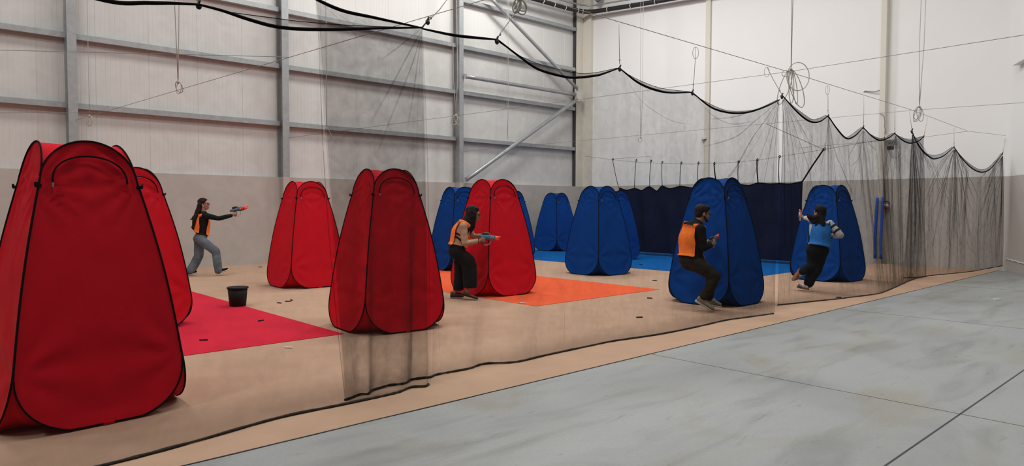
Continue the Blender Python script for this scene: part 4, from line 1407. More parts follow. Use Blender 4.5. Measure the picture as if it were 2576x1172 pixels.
for (p, kind, rot, lab) in darts:
    g_ = G(*p, 0.018)
    on_mat = p[0] in (513, 657, 1315, 1613)
    o = empty('foam_dart' if 'scrap' not in lab else 'paper_scrap', (g_.x, g_.y, 0.0195 if on_mat else (0.0145 if 'scrap' not in lab else 0.008)), lab, 'dart' if 'scrap' not in lab else 'scrap', 'foam darts on the floor' if 'scrap' not in lab else None, math.atan2(_r.y, _r.x) + math.radians(rot))
    if 'scrap' in lab:
        MB().box(-0.05, 0.05, -0.03, 0.03, -0.006, 0.004).build('paper', M['dart_pale'], o, smooth=False)
        continue
    MB().tube([(-0.045, 0, 0), (-0.03, 0, 0), (0.03, 0, 0)], 0.0085, 10).build('shaft', M['dart_pale'] if kind == 'p' else M['dart_dark'], o)
    MB().ball((0.033, 0, 0), 0.010, 0.0088, 0.0088).build('tip', {'d': M['dart_dark'], 'o': M['dart_tip'], 'p': M['dart_pale']}[kind], o)


# ------------------------------------------------------------------ people
def unit(v):
    v = Vector(v)
    return v.normalized()


class Figure:
    """measures are read along the sight line at the person's own distance and become metres: x to the right, y away, z up"""
    def __init__(s, foot, crop, label, name='person'):
        g_ = G(*foot, 0.0)
        hv = Vector((g_.x, g_.y, 0)).normalized()
        rt = Vector((hv.y, -hv.x, 0))
        s.foot, s.crop = foot, crop
        dep = (g_ - C0).dot(_f)
        cphi = (g_ - C0).normalized().dot(_f)
        s.sx, s.sz = FPX / dep / cphi, FPX / dep
        s.o = empty(name, (g_.x, g_.y, 0.007), label, 'person', None, math.atan2(rt.y, rt.x))

    def q(s, cx, cy, d=0.0):
        px, py = s.crop[0] + cx / s.crop[2], s.crop[1] + cy / s.crop[2]
        return Vector(((px - s.foot[0]) / s.sx, d, max(0.0, (s.foot[1] - py) / s.sz)))


def hand(b, h, along, palm, curl=0.5, sc=1.0):
    """palm, four separate bent fingers and a side thumb; along: wrist to knuckles, palm: the way the palm faces"""
    a, n_ = unit(along), Vector(palm)
    n_ = (n_ - a * n_.dot(a)).normalized()
    w_ = a.cross(n_)
    h = Vector(h)
    k = sc
    b.loft([(h - a * 0.045 * k, w_, n_, 0.024 * k, 0.017 * k), (h - a * 0.02 * k, w_, n_, 0.035 * k, 0.017 * k), (h + a * 0.03 * k, w_, n_, 0.040 * k, 0.014 * k), (h + a * 0.046 * k, w_, n_, 0.038 * k, 0.011 * k)], 12)
    for i, (off, L) in enumerate(((-0.031, 0.062), (-0.0105, 0.076), (0.0105, 0.080), (0.031, 0.072))):
        p = h + a * 0.040 * k + w_ * off * k
        ang = 0.25 + curl * 0.7 + 0.04 * i
        r0 = 0.0085 * k
        for seg, fr in enumerate((0.45, 0.32, 0.23)):
            d = a * math.cos(ang) + n_ * math.sin(ang) + w_ * (off * 0.9)
            q_ = p + d.normalized() * (L * fr * k)
            b.cone(p, r0, q_, r0 * 0.9, 8)
            p, r0 = q_, r0 * 0.9
            ang += curl * (1.0 if seg == 0 else 0.8)
    p = h + w_ * 0.036 * k - a * 0.015 * k
    d = unit(a * 0.65 + w_ * 0.45 + n_ * 0.55)
    q_ = p + d * 0.034 * k
    b.cone(p, 0.011 * k, q_, 0.0095 * k, 8)
    b.cone(q_, 0.0095 * k, q_ + unit(a * 0.9 + n_ * 0.5 - w_ * 0.1) * 0.028 * k, 0.008 * k, 8)


def head(b, c, f, u, s=1.0):
    f, u = unit(f), Vector(u)
    u = (u - f * u.dot(f)).normalized()
    l = u.cross(f)
    P = lambda a_, b2, c2: c + f * (a_ * s) + l * (b2 * s) + u * (c2 * s)
    b.ball(P(-0.012, 0, 0.03), 0.094 * s, 0.074 * s, 0.088 * s, f, l, u, 18, 12)
    b.ball(P(0.022, 0, -0.022), 0.066 * s, 0.058 * s, 0.080 * s, f, l, u, 16, 10)
    b.ball(P(0.030, 0, -0.078), 0.048 * s, 0.045 * s, 0.036 * s, f, l, u, 14, 9)
    b.ball(P(0.072, 0, -0.094), 0.016 * s, 0.020 * s, 0.016 * s, f, l, u, 10, 7)      # chin
    b.limb((P(0.082, 0, 0.018), 0.009 * s), (P(0.099, 0, -0.020), 0.011 * s), (P(0.089, 0, -0.032), 0.012 * s))   # nose
    b.limb((P(0.076, -0.03, 0.030), 0.011 * s), (P(0.081, 0, 0.028), 0.010 * s), (P(0.076, 0.03, 0.030), 0.011 * s))   # brow
    b.limb((P(0.078, -0.018, -0.060), 0.007 * s), (P(0.085, 0, -0.058), 0.009 * s), (P(0.078, 0.018, -0.060), 0.007 * s))
    b.limb((P(0.076, -0.015, -0.070), 0.007 * s), (P(0.082, 0, -0.071), 0.009 * s), (P(0.076, 0.015, -0.070), 0.007 * s))
    for sg in (-1, 1):
        b.ball(P(0.055, sg * 0.035, -0.025), 0.022 * s, 0.018 * s, 0.022 * s, f, l, u, 10, 7)   # cheek
        b.ball(P(-0.012, sg * 0.074, -0.012), 0.019 * s, 0.010 * s, 0.032 * s, f, l, u, 10, 7)  # ear
    return f, l, u


def face_parts(fig, c, f, l, u, s=1.0, glasses=True, parent=None):
    P = lambda a_, b2, c2: c + f * (a_ * s) + l * (b2 * s) + u * (c2 * s)
    for sg in (-1, 1):
        MB().ball(P(0.076, sg * 0.030, 0.006), 0.011 * s, 0.012 * s, 0.009 * s, f, l, u, 10, 7).build('eye', M['eye'], fig.o)
    MB().limb((P(0.082, -0.017, -0.065), 0.004 * s), (P(0.091, 0, -0.064), 0.006 * s), (P(0.082, 0.017, -0.065), 0.004 * s)).build('lips', M['lip'], fig.o)
    if glasses:
        gl = MB()
        for sg in (-1, 1):
            gl.tube([P(0.094, sg * 0.033, 0.003) + l * (0.024 * s * math.cos(t)) + u * (0.020 * s * math.sin(t)) for t in [2 * PI * i / 16 for i in range(16)]], 0.0030, 6, closed=True)
            gl.tube([P(0.093, sg * 0.056, 0.008), P(0.04, sg * 0.074, 0.008), P(-0.01, sg * 0.080, 0.004)], 0.0026, 6)
        gl.tube([P(0.096, -0.010, 0.006), P(0.098, 0, 0.009), P(0.096, 0.010, 0.006)], 0.0028, 6)
        gl.build('glasses', M['lens'], fig.o)


def trunk(hip, waist, chest, sh, neck, lat_h, lat_s, grow=0.0, k=1.0):
    """elliptical sections from the seat up to the base of the neck"""
    secs = []
    pts = [hip, waist, chest, sh, neck]
    A = [0.165, 0.135, 0.152, 0.165, 0.062]
    B = [0.115, 0.098, 0.112, 0.080, 0.055]
    for i, p in enumerate(pts):
        t = unit(pts[min(i + 1, 4)] - pts[max(i - 1, 0)])
        L = unit(Vector(lat_h) * (1 - i / 4) + Vector(lat_s) * (i / 4))
        F = unit(L.cross(t))
        L = unit(t.cross(F))
        secs.append((p, L, F, A[i] * k + grow, B[i] * k + grow))
    out = []
    for i in range(4):
        a_, b2 = secs[i], secs[i + 1]
        for q in range(3):
            t = q / 3
            tt = t * t * (3 - 2 * t)
            out.append((a_[0].lerp(b2[0], t), unit(a_[1].lerp(b2[1], t)), unit(a_[2].lerp(b2[2], t)), a_[3] + (b2[3] - a_[3]) * tt, a_[4] + (b2[4] - a_[4]) * tt))
    out.append(secs[-1])
    return out


def bib(fig, secs, m, lo, hi, half_f, half_b, grow, sides=None, name='vest', front=1, hem_drop=0.0, flare=0.0):
    """a training bib: front and back cloth open at the sides, joined over the shoulders"""
    top = MB()
    n_ = len(secs)
    TH = 0.006

    def pt(i, th, g_):
        c, L, F, a_, b2 = secs[i]
        return c + L * ((a_ + g_) * math.sin(th)) + F * ((b2 + g_) * math.cos(th))
    rings = [i for i in range(n_) if lo <= i <= hi]
    for base, hw in ((0, half_f), (PI, half_b)):
        K = 14
        outer, inner = [], []
        rows = []
        for r_i, i in enumerate(rings):
            narrow = (0.86, 0.97)[r_i] if r_i < 2 else 1.0 if i < hi - 4 else 1.0 - 0.085 * (i - (hi - 4))
            row_o, row_i = [], []
            for k_ in range(K + 1):
                th = base + hw * narrow * (2 * k_ / K - 1)
                g_ = grow + flare * (1 - r_i / max(1, len(rings) - 1)) + 0.006 * math.sin(th * 7 + r_i * 0.8)
                row_o.append(pt(i, th, g_)); row_i.append(pt(i, th, g_ - TH))
            rows.append((row_o, row_i))
        if hem_drop:
            o2 = [p + Vector((0, 0, -hem_drop)) for p in rows[0][0]]
            i2 = [p + Vector((0, 0, -hem_drop)) for p in rows[0][1]]
            rows.insert(0, (o2, i2))
        vs, fs = [], []
        R = len(rows)
        for ro, ri in rows:
            vs += ro + ri
        W = 2 * (K + 1)
        for r_i in range(R - 1):
            for k_ in range(K):
                a_ = r_i * W + k_
                fs.append((a_, a_ + 1, a_ + W + 1, a_ + W))
                a_ += K + 1
                fs.append((a_, a_ + W, a_ + W + 1, a_ + 1))
            for e_ in (0, K):
                a_ = r_i * W + e_
                fs.append((a_, a_ + W, a_ + W + K + 1, a_ + K + 1))
        for r_i in (0, R - 1):
            for k_ in range(K):
                a_ = r_i * W + k_
                fs.append((a_, a_ + K + 1, a_ + K + 2, a_ + 1))
        top.add(vs, fs)
    # shoulder straps
    for sg in (-1, 1):
        vs, fs = [], []
        ps = []
        for t in range(9):
            u_ = t / 8
            th = (1 - u_) * (sg * half_f * 0.52) + u_ * (PI - sg * half_b * 0.52 if sg > 0 else -PI - sg * half_b * 0.52)
            ii = min(n_ - 2, hi + 1)
            lift = math.sin(PI * u_)
            p = pt(hi, th, grow).lerp(pt(ii, th, grow + 0.002), lift)
            ps.append(p)
        for t, p in enumerate(ps):
            d = ps[min(t + 1, 8)] - ps[max(t - 1, 0)]
            c = secs[hi][0]
            outw = unit(p - c)
            sd = unit(d.cross(outw)) * 0.027
            for w_, g_ in ((-1, 0), (1, 0), (1, -TH), (-1, -TH)):
                vs.append(p + sd * w_ + outw * g_)
        for t in range(8):
            for k_ in range(4):
                fs.append((t * 4 + k_, t * 4 + (k_ + 1) % 4, t * 4 + 4 + (k_ + 1) % 4, t * 4 + 4 + k_))
        top.add(vs, fs)
    return top.build(name, m, fig.o)


def shoe(fig, heel, toe, up, m, sole_m, L_extra=0.0, w_=0.045, height=0.085, sole_t=0.022, low=False):
    heel, toe = Vector(heel), Vector(toe)
    f = unit(toe - heel)
    up = Vector(up)
    up = unit(up - f * up.dot(f))
    l = up.cross(f)
    L = (toe - heel).length
    b = MB()
    prof = [(0.0, 0.75, 0.55), (0.06, 0.88, 0.95), (0.2, 0.92, 1.0), (0.36, 0.85, 0.86 if not low else 0.62), (0.55, 0.95, 0.62 if not low else 0.45), (0.75, 1.05, 0.50 if not low else 0.38), (0.92, 0.82, 0.40), (1.0, 0.42, 0.28)]
    secs = []
    for t, wf, hf in prof:
        hh = height * hf
        secs.append((heel + f * (L * t) + up * (sole_t + hh * 0.5), l, up, w_ * wf, hh * 0.55))
    b.loft(secs, 16)
    s_ = b.remesh('shoe', m, fig.o, 0.006, 3)
    so = MB()
    secs = [(heel + f * (L * (t * 1.04 - 0.02)) + up * (sole_t * 0.5), l, up, w_ * wf * 1.08, sole_t * 0.62) for t, wf, hf in prof]
    so.loft(secs, 16)
    so.build('sole', sole_m, s_)
    return s_, (f, l, up)


def cap_hair(b, c, f, l, u, s=1.0, back=0.0):
    P = lambda a_, b2, c2: c + f * (a_ * s) + l * (b2 * s) + u * (c2 * s)
    b.ball(P(-0.030, 0, 0.048), 0.098 * s, 0.086 * s, 0.090 * s, f, l, u, 18, 12)
    b.ball(P(-0.062, 0, -0.005), 0.062 * s, 0.080 * s, 0.095 * s, f, l, u, 16, 10)
    b.ball(P(0.018, 0, 0.092), 0.052 * s, 0.066 * s, 0.030 * s, f, l, u, 14, 8)
    return P


def extrude_shape(b, pts, t0, t1, F, U, S, c, bev=0.004):
    """outline in (forward, up) turned into a rounded slab across the side direction"""
    F, U, S, c = Vector(F), Vector(U), Vector(S), Vector(c)
    cx = sum(p[0] for p in pts) / len(pts); cy = sum(p[1] for p in pts) / len(pts)
    rings = []
    for t, k in ((t0, 0.9), (t0 + (t1 - t0) * 0.14, 1.0), (t1 - (t1 - t0) * 0.14, 1.0), (t1, 0.9)):
        rings.append([c + F * (cx + (p[0] - cx) * k) + U * (cy + (p[1] - cy) * k) + S * t for p in pts])
    n_ = len(pts)
    vs = [p for r_ in rings for p in r_]
    fs = []
    for i in range(3):
        for j_ in range(n_):
            fs.append((i * n_ + j_, i * n_ + (j_ + 1) % n_, (i + 1) * n_ + (j_ + 1) % n_, (i + 1) * n_ + j_))
    fs.append(tuple(range(n_))[::-1]); fs.append(tuple(range(3 * n_, 4 * n_)))
    return b.add(vs, fs)


def toy_blaster(fig, grip, F, U, label, scale=1.0, body='toy_blue'):
    """toy foam-dart blaster; grip: the middle of its handle, F the way it points"""
    W = fig.o.matrix_world if False else Matrix.Translation(fig.o.location) @ Matrix.Rotation(fig.o.rotation_euler.z, 4, 'Z')
    g0 = W @ Vector(grip)
    R3 = W.to_3x3()
    F = unit(R3 @ Vector(F)); U = R3 @ Vector(U)
    U = unit(U - F * U.dot(F))
    S = F.cross(U)
    o = empty('toy_blaster', g0, label, 'toy blaster', 'toy blasters')
    k = scale
    c = Vector((0, 0, 0))
    K = lambda L: [(a_ * k, b2 * k) for a_, b2 in L]
    b = MB()
    extrude_shape(b, K([(-0.10, 0.050), (-0.085, 0.085), (-0.02, 0.095), (0.06, 0.105), (0.165, 0.098), (0.175, 0.06), (0.165, 0.03), (0.10, 0.022), (0.03, 0.035), (-0.03, 0.040)]), -0.026 * k, 0.026 * k, F, U, S, c)
    b.build('body', M[body], o)
    b = MB()
    extrude_shape(b, K([(-0.028, 0.045), (0.022, 0.045), (0.010, -0.01), (-0.004, -0.058), (-0.048, -0.055), (-0.040, -0.01)]), -0.016 * k, 0.016 * k, F, U, S, c)
    b.build('grip', M['toy_slate'], o)
    pts = [(0.012, 0.035), (0.03, 0.0), (0.022, -0.04), (-0.006, -0.062), (0.03, -0.066), (0.075, -0.045), (0.092, -0.01), (0.085, 0.025)]
    MB().tube([F * (a_ * k) + U * (b2 * k) for a_, b2 in smooth_line([(p[0], p[1], 0) for p in pts[3:]], 5) and [(p.x, p.y) for p in smooth_line([(p[0], p[1], 0) for p in pts[3:]], 5)]], 0.0055 * k, 7).build('hand_guard', M['toy_grey'], o)
    b = MB()
    b.tube([F * (0.06 * k) + U * (0.102 * k), F * (0.01 * k) + U * (0.118 * k), F * (-0.045 * k) + U * (0.105 * k)], 0.020 * k, 10)
    b.build('drum_cover', M['black'], o)
    b = MB()
    b.tube([F * (0.160 * k) + U * (0.066 * k), F * (0.205 * k) + U * (0.066 * k), F * (0.212 * k) + U * (0.066 * k)], [0.036 * k, 0.033 * k, 0.026 * k], 14)
    b.tube([F * (0.20 * k) + U * (0.085 * k), F * (0.245 * k) + U * (0.085 * k)], 0.015 * k, 10)
    b.tube([F * (0.20 * k) + U * (0.048 * k), F * (0.228 * k) + U * (0.048 * k)], 0.012 * k, 10)
    mz = b.build('muzzle', M['toy_orange'], o)
    MB().tube([F * (0.2451 * k) + U * (0.085 * k), F * (0.247 * k) + U * (0.085 * k)], 0.009 * k, 10).build('bore', M['black'], mz)
    b = MB()
    for a_ in (0.085, 0.115):
        extrude_shape(b, K([(a_, 0.05), (a_ + 0.02, 0.05), (a_ + 0.024, 0.085), (a_ + 0.004, 0.085)]), -0.029 * k, 0.029 * k, F, U, S, c)
    b.build('orange_trim', M['toy_orange'], o)
    return o


# ---- woman in jeans, striding and aiming to the right
fg = Figure((556, 693), (450, 480, 5.095), 'woman in orange bib and jeans striding along the back wall, toy blaster held straight out')
q = fg.q
hip, waist = q(278, 610), q(302, 540)
chest, sh, nk = q(318, 420), q(328, 330), q(328, 268)
hc = q(338, 178)
body = MB()
f_, l_, u_ = head(body, hc, (0.97, -0.22, 0.03), (0.0, 0, 1), 1.0)
body.limb((nk - Vector((0, 0, 0.03)), 0.055), (hc + Vector((-0.02, 0, -0.06)), 0.050))
latv = Vector((0, 1, 0))
body.loft(trunk(hip, waist, chest, sh, nk, latv, latv, -0.020))
eN, wN = q(520, 358, -0.15), q(672, 322, -0.09)
sN, sF = q(345, 318, -0.155), q(330, 318, 0.155)
eF, wF = q(200, 470, 0.20), q(300, 560, 0.20)
body.limb((sN, 0.040), (eN, 0.034), (wN, 0.025))
body.limb((sF, 0.040), (eF, 0.034), (wF, 0.025))
gripc = q(742, 292, -0.06)
body.limb((wN, 0.025), (q(705, 305, -0.075), 0.024))
hand(body, q(722, 300, -0.080), (1, 0.15, 0.12), (0.1, 1, 0.0), 1.0)
hand(body, wF + Vector((0.05, 0, -0.02)), (1, -0.2, -0.3), (0.1, -1, 0), 0.5)
kN, kF = q(478, 775, -0.10), q(262, 830, 0.09)
aN, aF = q(508, 1015, -0.11), q(150, 1040, 0.10)
for k_, a_, hp, in ((kN, aN, -0.085), (kF, aF, 0.085)):
    body.limb((hip + Vector((0.01, hp, 0)), 0.07), (k_, 0.048), (a_, 0.033))
hN, tN = q(482, 1068, -0.11), q(640, 1016, -0.13)
hF, tF = q(118, 1088, 0.10), q(240, 1052, 0.08)
body.limb((aN, 0.035), (hN.lerp(tN, 0.2) + Vector((0, 0, 0.03)), 0.03), (hN.lerp(tN, 0.75) + Vector((0, 0, 0.03)), 0.022))
body.limb((aF, 0.035), (hF.lerp(tF, 0.2) + Vector((0, 0, 0.03)), 0.03), (hF.lerp(tF, 0.75) + Vector((0, 0, 0.03)), 0.022))
body.remesh('body', M['skin'], fg.o, 0.0065, 2)
face_parts(fg, hc, f_, l_, u_)
hb = MB()
P = cap_hair(hb, hc, f_, l_, u_)
for dy in (-0.05, 0.0, 0.05):
    hb.limb((P(-0.06, dy, 0.02), 0.05), (q(262, 260, dy), 0.052), (q(225, 360, dy * 1.2), 0.050), (q(205, 430, dy * 1.2), 0.036), (q(195, 470, dy), 0.015))
hb.limb((q(215, 330, -0.04), 0.03), (q(178, 368, -0.05), 0.014), (q(152, 365, -0.05), 0.005))
hb.remesh('hair', M['hair_brown'], fg.o, 0.008, 2, 0.006, 14)
tp = MB()
tsec = trunk(hip.lerp(waist, 0.75), waist, chest, sh, nk, latv, latv, 0.010)
tp.loft(tsec)
tp.limb((sN, 0.062), (eN, 0.048), (wN + Vector((0.01, 0, 0)), 0.040))
tp.limb((sF, 0.062), (eF, 0.048), (wF, 0.038))
tp.remesh('sweater', M['cloth_black'], fg.o, 0.009, 3, 0.006, 12)
bib(fg, trunk(waist.lerp(hip, 0.1), waist, chest, sh, nk, latv, latv, 0.012), M['vest_orange'], 0, 9, 0.85, 1.22, 0.022, flare=0.01)
jn = MB()
jn.loft([(waist + Vector((0, 0, 0.0)), latv, Vector((1, 0, 0)), 0.140, 0.105), (waist.lerp(hip, 0.5), latv, Vector((1, 0, 0)), 0.165, 0.122), (hip, latv, Vector((1, 0, 0)), 0.178, 0.135), (hip - Vector((0, 0, 0.07)), latv, Vector((1, 0, 0)), 0.165, 0.115)])
jn.limb((hip + Vector((0.02, -0.085, -0.03)), 0.102), (kN, 0.086), (kN.lerp(aN, 0.6), 0.084), (aN, 0.082))
jn.limb((hip + Vector((-0.01, 0.085, -0.03)), 0.105), (kF, 0.092), (kF.lerp(aF, 0.6), 0.094), (aF + Vector((0.01, 0, 0.04)), 0.092))
jn.remesh('jeans', M['denim'], fg.o, 0.011, 6, 0.005, 8)
bk = MB(); bk.ball(hip + Vector((-0.055, -0.135, 0.03)), 0.055, 0.02, 0.06); bk.build('back_pocket', M['denim'], fg.o)
shoe(fg, hN, tN, (0.3, 0, 1), M['cloth_black'], M['sole_pale'], w_=0.045)
shoe(fg, hF, tF, (-0.3, 0, 1), M['cloth_black'], M['sole_pale'], w_=0.045)
MB().tube([hc + l_ * -0.083 + u_ * (-0.03), hc + l_ * -0.088 + u_ * -0.055], 0.006, 6).build('earring', M['plastic_white'], fg.o)
toy_blaster(fg, gripc, (1, 0.10, 0.22), (-0.2, 0, 1), 'toy blaster with orange muzzle aimed by the woman in jeans', 1.08, 'toy_slate')

# ---- woman in wide black trousers, crouching forward
fg = Figure((1166, 753), (1100, 500, 4.342), 'woman in beige jumper and wide black trousers creeping past a red tent')
q = fg.q
hip, waist = q(212, 570), q(232, 480)
chest, sh, nk = q(262, 370), q(300, 285), q(342, 238)
hc = q(398, 180)
body = MB()
f_, l_, u_ = head(body, hc, (0.97, -0.10, -0.10), (0.12, 0, 1), 1.0)
body.limb((nk - Vector((0.03, 0, 0.03)), 0.055), (hc + Vector((-0.035, 0, -0.06)), 0.050))
body.loft(trunk(hip, waist, chest, sh, nk, latv, latv, -0.020))
sN, sF = q(285, 300, -0.16), q(300, 300, 0.16)
eN, wN = q(303, 482, -0.20), q(438, 462, -0.13)
eF, wF = q(400, 425, 0.19), q(470, 415, 0.12)
body.limb((sN, 0.040), (eN, 0.034), (wN, 0.025))
body.limb((sF, 0.040), (eF, 0.034), (wF, 0.025))
hand(body, q(492, 452, -0.075), (1, 0.25, 0.05), (0.0, 1, 0.1), 0.95)
hand(body, q(532, 384, 0.055), (1, -0.15, 0.1), (0.1, -0.5, -1), 0.75)
body.limb((wN, 0.025), (q(462, 458, -0.10), 0.022)); body.limb((wF, 0.025), (q(505, 395, 0.075), 0.022))
kN, kF = q(392, 730, -0.10), q(262, 770, 0.09)
aN, aF = q(338, 985, -0.11), q(198, 1005, 0.10)
for k_, a_, hp in ((kN, aN, -0.09), (kF, aF, 0.085)):
    body.limb((hip + Vector((0.0, hp, 0)), 0.07), (k_, 0.048), (a_, 0.034))
hN, tN = q(262, 1046, -0.11), q(440, 1092, -0.13)
hF, tF = q(140, 1090, 0.10), q(288, 1088, 0.11)
body.limb((aN, 0.036), (hN.lerp(tN, 0.25) + Vector((0, 0, 0.035)), 0.03), (hN.lerp(tN, 0.8) + Vector((0, 0, 0.02)), 0.022))
body.limb((aF, 0.036), (hF.lerp(tF, 0.25) + Vector((0, 0, 0.035)), 0.03), (hF.lerp(tF, 0.8) + Vector((0, 0, 0.02)), 0.022))
body.remesh('body', M['skin2'], fg.o, 0.0065, 2)
face_parts(fg, hc, f_, l_, u_)
hb = MB()
P = cap_hair(hb, hc, f_, l_, u_, 1.09)
for dy in (-0.055, 0.0, 0.05):
    hb.limb((P(-0.05, dy, 0.03), 0.052), (q(345, 250, dy * 1.4), 0.060), (q(352, 320, dy * 1.6), 0.050), (q(350, 385, dy * 1.5), 0.018))
hb.limb((P(0.015, -0.072, 0.03), 0.032), (q(398, 250, -0.085), 0.036), (q(390, 312, -0.085), 0.032), (q(370, 365, -0.08), 0.012))
hb.limb((q(320, 200, -0.03), 0.04), (q(275, 262, -0.10), 0.030), (q(240, 300, -0.12), 0.010))
hb.limb((q(300, 240, -0.09), 0.03), (q(292, 290, -0.17), 0.016), (q(298, 318, -0.18), 0.006))
hb.remesh('hair', M['hair_black'], fg.o, 0.008, 2, 0.006, 14)
tp = MB()
tp.loft(trunk(hip.lerp(waist, 0.7), waist, chest, sh, nk, latv, latv, 0.010))
tp.limb((sN, 0.064), (eN, 0.050), (wN, 0.036))
tp.limb((sF, 0.062), (eF, 0.048), (wF, 0.036))
tp.remesh('jumper', M['cloth_beige'], fg.o, 0.009, 3, 0.006, 13)
bib(fg, trunk(waist.lerp(hip, 0.42), waist, chest, sh, nk, latv, latv, 0.014), M['vest_orange'], 0, 9, 0.85, 0.95, 0.024, flare=0.0)
for z0, z1, zz in ((355, 385, 0), (395, 435, 1)):
    st = MB()
    st.tube([q(188, z0 + 20, 0.0) + Vector((0, -0.11, 0)), q(220, z0 + 25, -0.150), q(258, z1 + 18, -0.155), q(310, z1 + 10, -0.11)], 0.012, 6)
    st.build('side_strap', M['tape'], fg.o)
tr = MB()
X1 = Vector((1, 0, 0))
tr.loft([(waist, latv, X1, 0.140, 0.105), (waist.lerp(hip, 0.5), latv, X1, 0.165, 0.125), (hip, latv, X1, 0.180, 0.140), (hip - Vector((-0.02, 0, 0.09)), latv, X1, 0.170, 0.130)])
hemN = q(358, 955, -0.10)
tr.limb((hip + Vector((0.02, -0.085, -0.03)), 0.115), (q(335, 680, -0.10), 0.112), (kN + Vector((-0.06, 0, -0.02)), 0.108), (q(358, 860, -0.10), 0.106))
tr.loft([(q(345, 700, -0.10), latv, X1, 0.095, 0.12), (q(355, 830, -0.10), latv, X1, 0.10, 0.115), (q(358, 955, -0.10), latv, X1, 0.105, 0.108), (q(358, 966, -0.10), latv, X1, 0.104, 0.105)])
tr.loft([(q(245, 680, 0.09), latv, X1, 0.095, 0.095), (q(245, 800, 0.09), latv, X1, 0.095, 0.085), (q(232, 1000, 0.10), latv, X1, 0.10, 0.085), (q(230, 1012, 0.10), latv, X1, 0.10, 0.083)])
tr.remesh('trousers', M['cloth_black'], fg.o, 0.011, 3, 0.008, 9)
shoe(fg, hN, tN, (0.25, 0, 1), M['leather'], M['leather'], height=0.07, sole_t=0.012, low=True)
shoe(fg, hF, tF, (0, 0, 1), M['leather'], M['leather'], height=0.085, sole_t=0.012)
MB().tube([wN + Vector((0.015, 0.030 * math.cos(t), 0.030 * math.sin(t))) for t in [2 * PI * i / 14 for i in range(14)]], 0.006, 6, closed=True).build('bracelet', M['tape'], fg.o)
toy_blaster(fg, q(517, 462, -0.045), (1, 0.04, -0.12), (0.1, 0, 1), 'toy blaster held level by the woman in the beige jumper', 0.98, 'toy_blue')

# ---- man in black with an orange bib, seen from behind, knees bent
fg = Figure((1788, 784), (1680, 500, 3.906), 'man in orange bib, black top and dark trousers crouching before a blue tent')
q = fg.q
fw = Vector((0.72, 0.69, 0)); lt = Vector((-0.69, 0.72, 0))     # towards his left
hip, waist = q(208, 620, 0.0), q(218, 545, 0.01)
chest, sh, nk = q(222, 400, 0.03), q(240, 290, 0.05), q(290, 222, 0.08)
hc = q(328, 152, 0.10)
body = MB()
f_, l_, u_ = head(body, hc, (0.86, 0.45, -0.12), (0.1, 0.05, 1), 1.02)
body.limb((nk - Vector((0, 0, 0.03)), 0.062), (hc + Vector((-0.03, -0.01, -0.05)), 0.056))
body.loft(trunk(hip, waist, chest, sh, nk, lt, lt, -0.020, 1.08))
sR, sL = q(312, 300, -0.10), q(160, 285, 0.19)
eR, wR = q(340, 480, -0.10), q(408, 462, 0.02)
eL, wL = q(260, 470, 0.36), q(360, 445, 0.25)
body.limb((sR, 0.045), (eR, 0.038), (wR, 0.029)); body.limb((sL, 0.045), (eL, 0.038), (wL, 0.029))
hand(body, q(430, 440, 0.05), (0.75, 0.45, 0.35), (-0.5, 0.85, 0.0), 0.95, 1.05)
hand(body, q(385, 438, 0.20), (0.9, -0.2, 0.1), (0.2, -0.9, 0.2), 0.6, 1.05)
body.limb((wR, 0.028), (q(418, 450, 0.035), 0.025)); body.limb((wL, 0.028), (q(372, 442, 0.225), 0.025))
kR, kL = q(462, 762, -0.06), q(428, 752, 0.14)
aR, aL = q(355, 968, -0.10), q(400, 1005, 0.10)
for k_, a_, hp in ((kR, aR, -0.09), (kL, aL, 0.09)):
    body.limb((hip + lt * hp, 0.07), (k_, 0.050), (a_, 0.035))
hR, tR = q(268, 1010, -0.10), q(440, 1108, -0.08)
hL, tL = q(408, 1066, 0.10), q(522, 1082, 0.14)
body.limb((aR, 0.038), (hR.lerp(tR, 0.3) + Vector((0, 0, 0.04)), 0.032), (hR.lerp(tR, 0.8) + Vector((0, 0, 0.025)), 0.024))
body.limb((aL, 0.038), (hL.lerp(tL, 0.3) + Vector((0, 0, 0.04)), 0.032), (hL.lerp(tL, 0.8) + Vector((0, 0, 0.025)), 0.024))
body.remesh('body', M['skin'], fg.o, 0.0065, 2)
face_parts(fg, hc, f_, l_, u_, 1.02)
P = lambda a_, b2, c2: hc + f_ * a_ + l_ * b2 + u_ * c2
hb = MB()
hb.ball(P(-0.022, 0, 0.050), 0.102, 0.086, 0.086, f_, l_, u_, 18, 12)
hb.ball(P(-0.060, 0, 0.0), 0.058, 0.074, 0.072, f_, l_, u_, 16, 10)
hb.ball(P(0.045, 0, 0.090), 0.052, 0.066, 0.034, f_, l_, u_, 14, 8)
for sg in (-1, 1):
    hb.ball(P(0.004, sg * 0.068, 0.010), 0.022, 0.013, 0.034, f_, l_, u_, 10, 8)
hb.remesh('hair', M['hair_brown'], fg.o, 0.007, 2, 0.004, 30)
bd = MB()
bd.limb((P(0.0, -0.064, -0.045), 0.012), (P(0.035, -0.052, -0.082), 0.018), (P(0.074, -0.018, -0.098), 0.017), (P(0.078, 0.0, -0.100), 0.018), (P(0.074, 0.018, -0.098), 0.017), (P(0.035, 0.052, -0.082), 0.018), (P(0.0, 0.064, -0.045), 0.012))
bd.remesh('beard', M['hair_brown'], fg.o, 0.007, 2, 0.003, 30)
tp = MB()
tp.loft(trunk(hip.lerp(waist, 0.35), waist, chest, sh, nk, lt, lt, 0.010, 1.08))
tp.limb((sR, 0.072), (eR, 0.056), (wR, 0.040)); tp.limb((sL, 0.070), (eL, 0.054), (wL, 0.040))
tp.remesh('top', M['cloth_black'], fg.o, 0.009, 3, 0.006, 12)
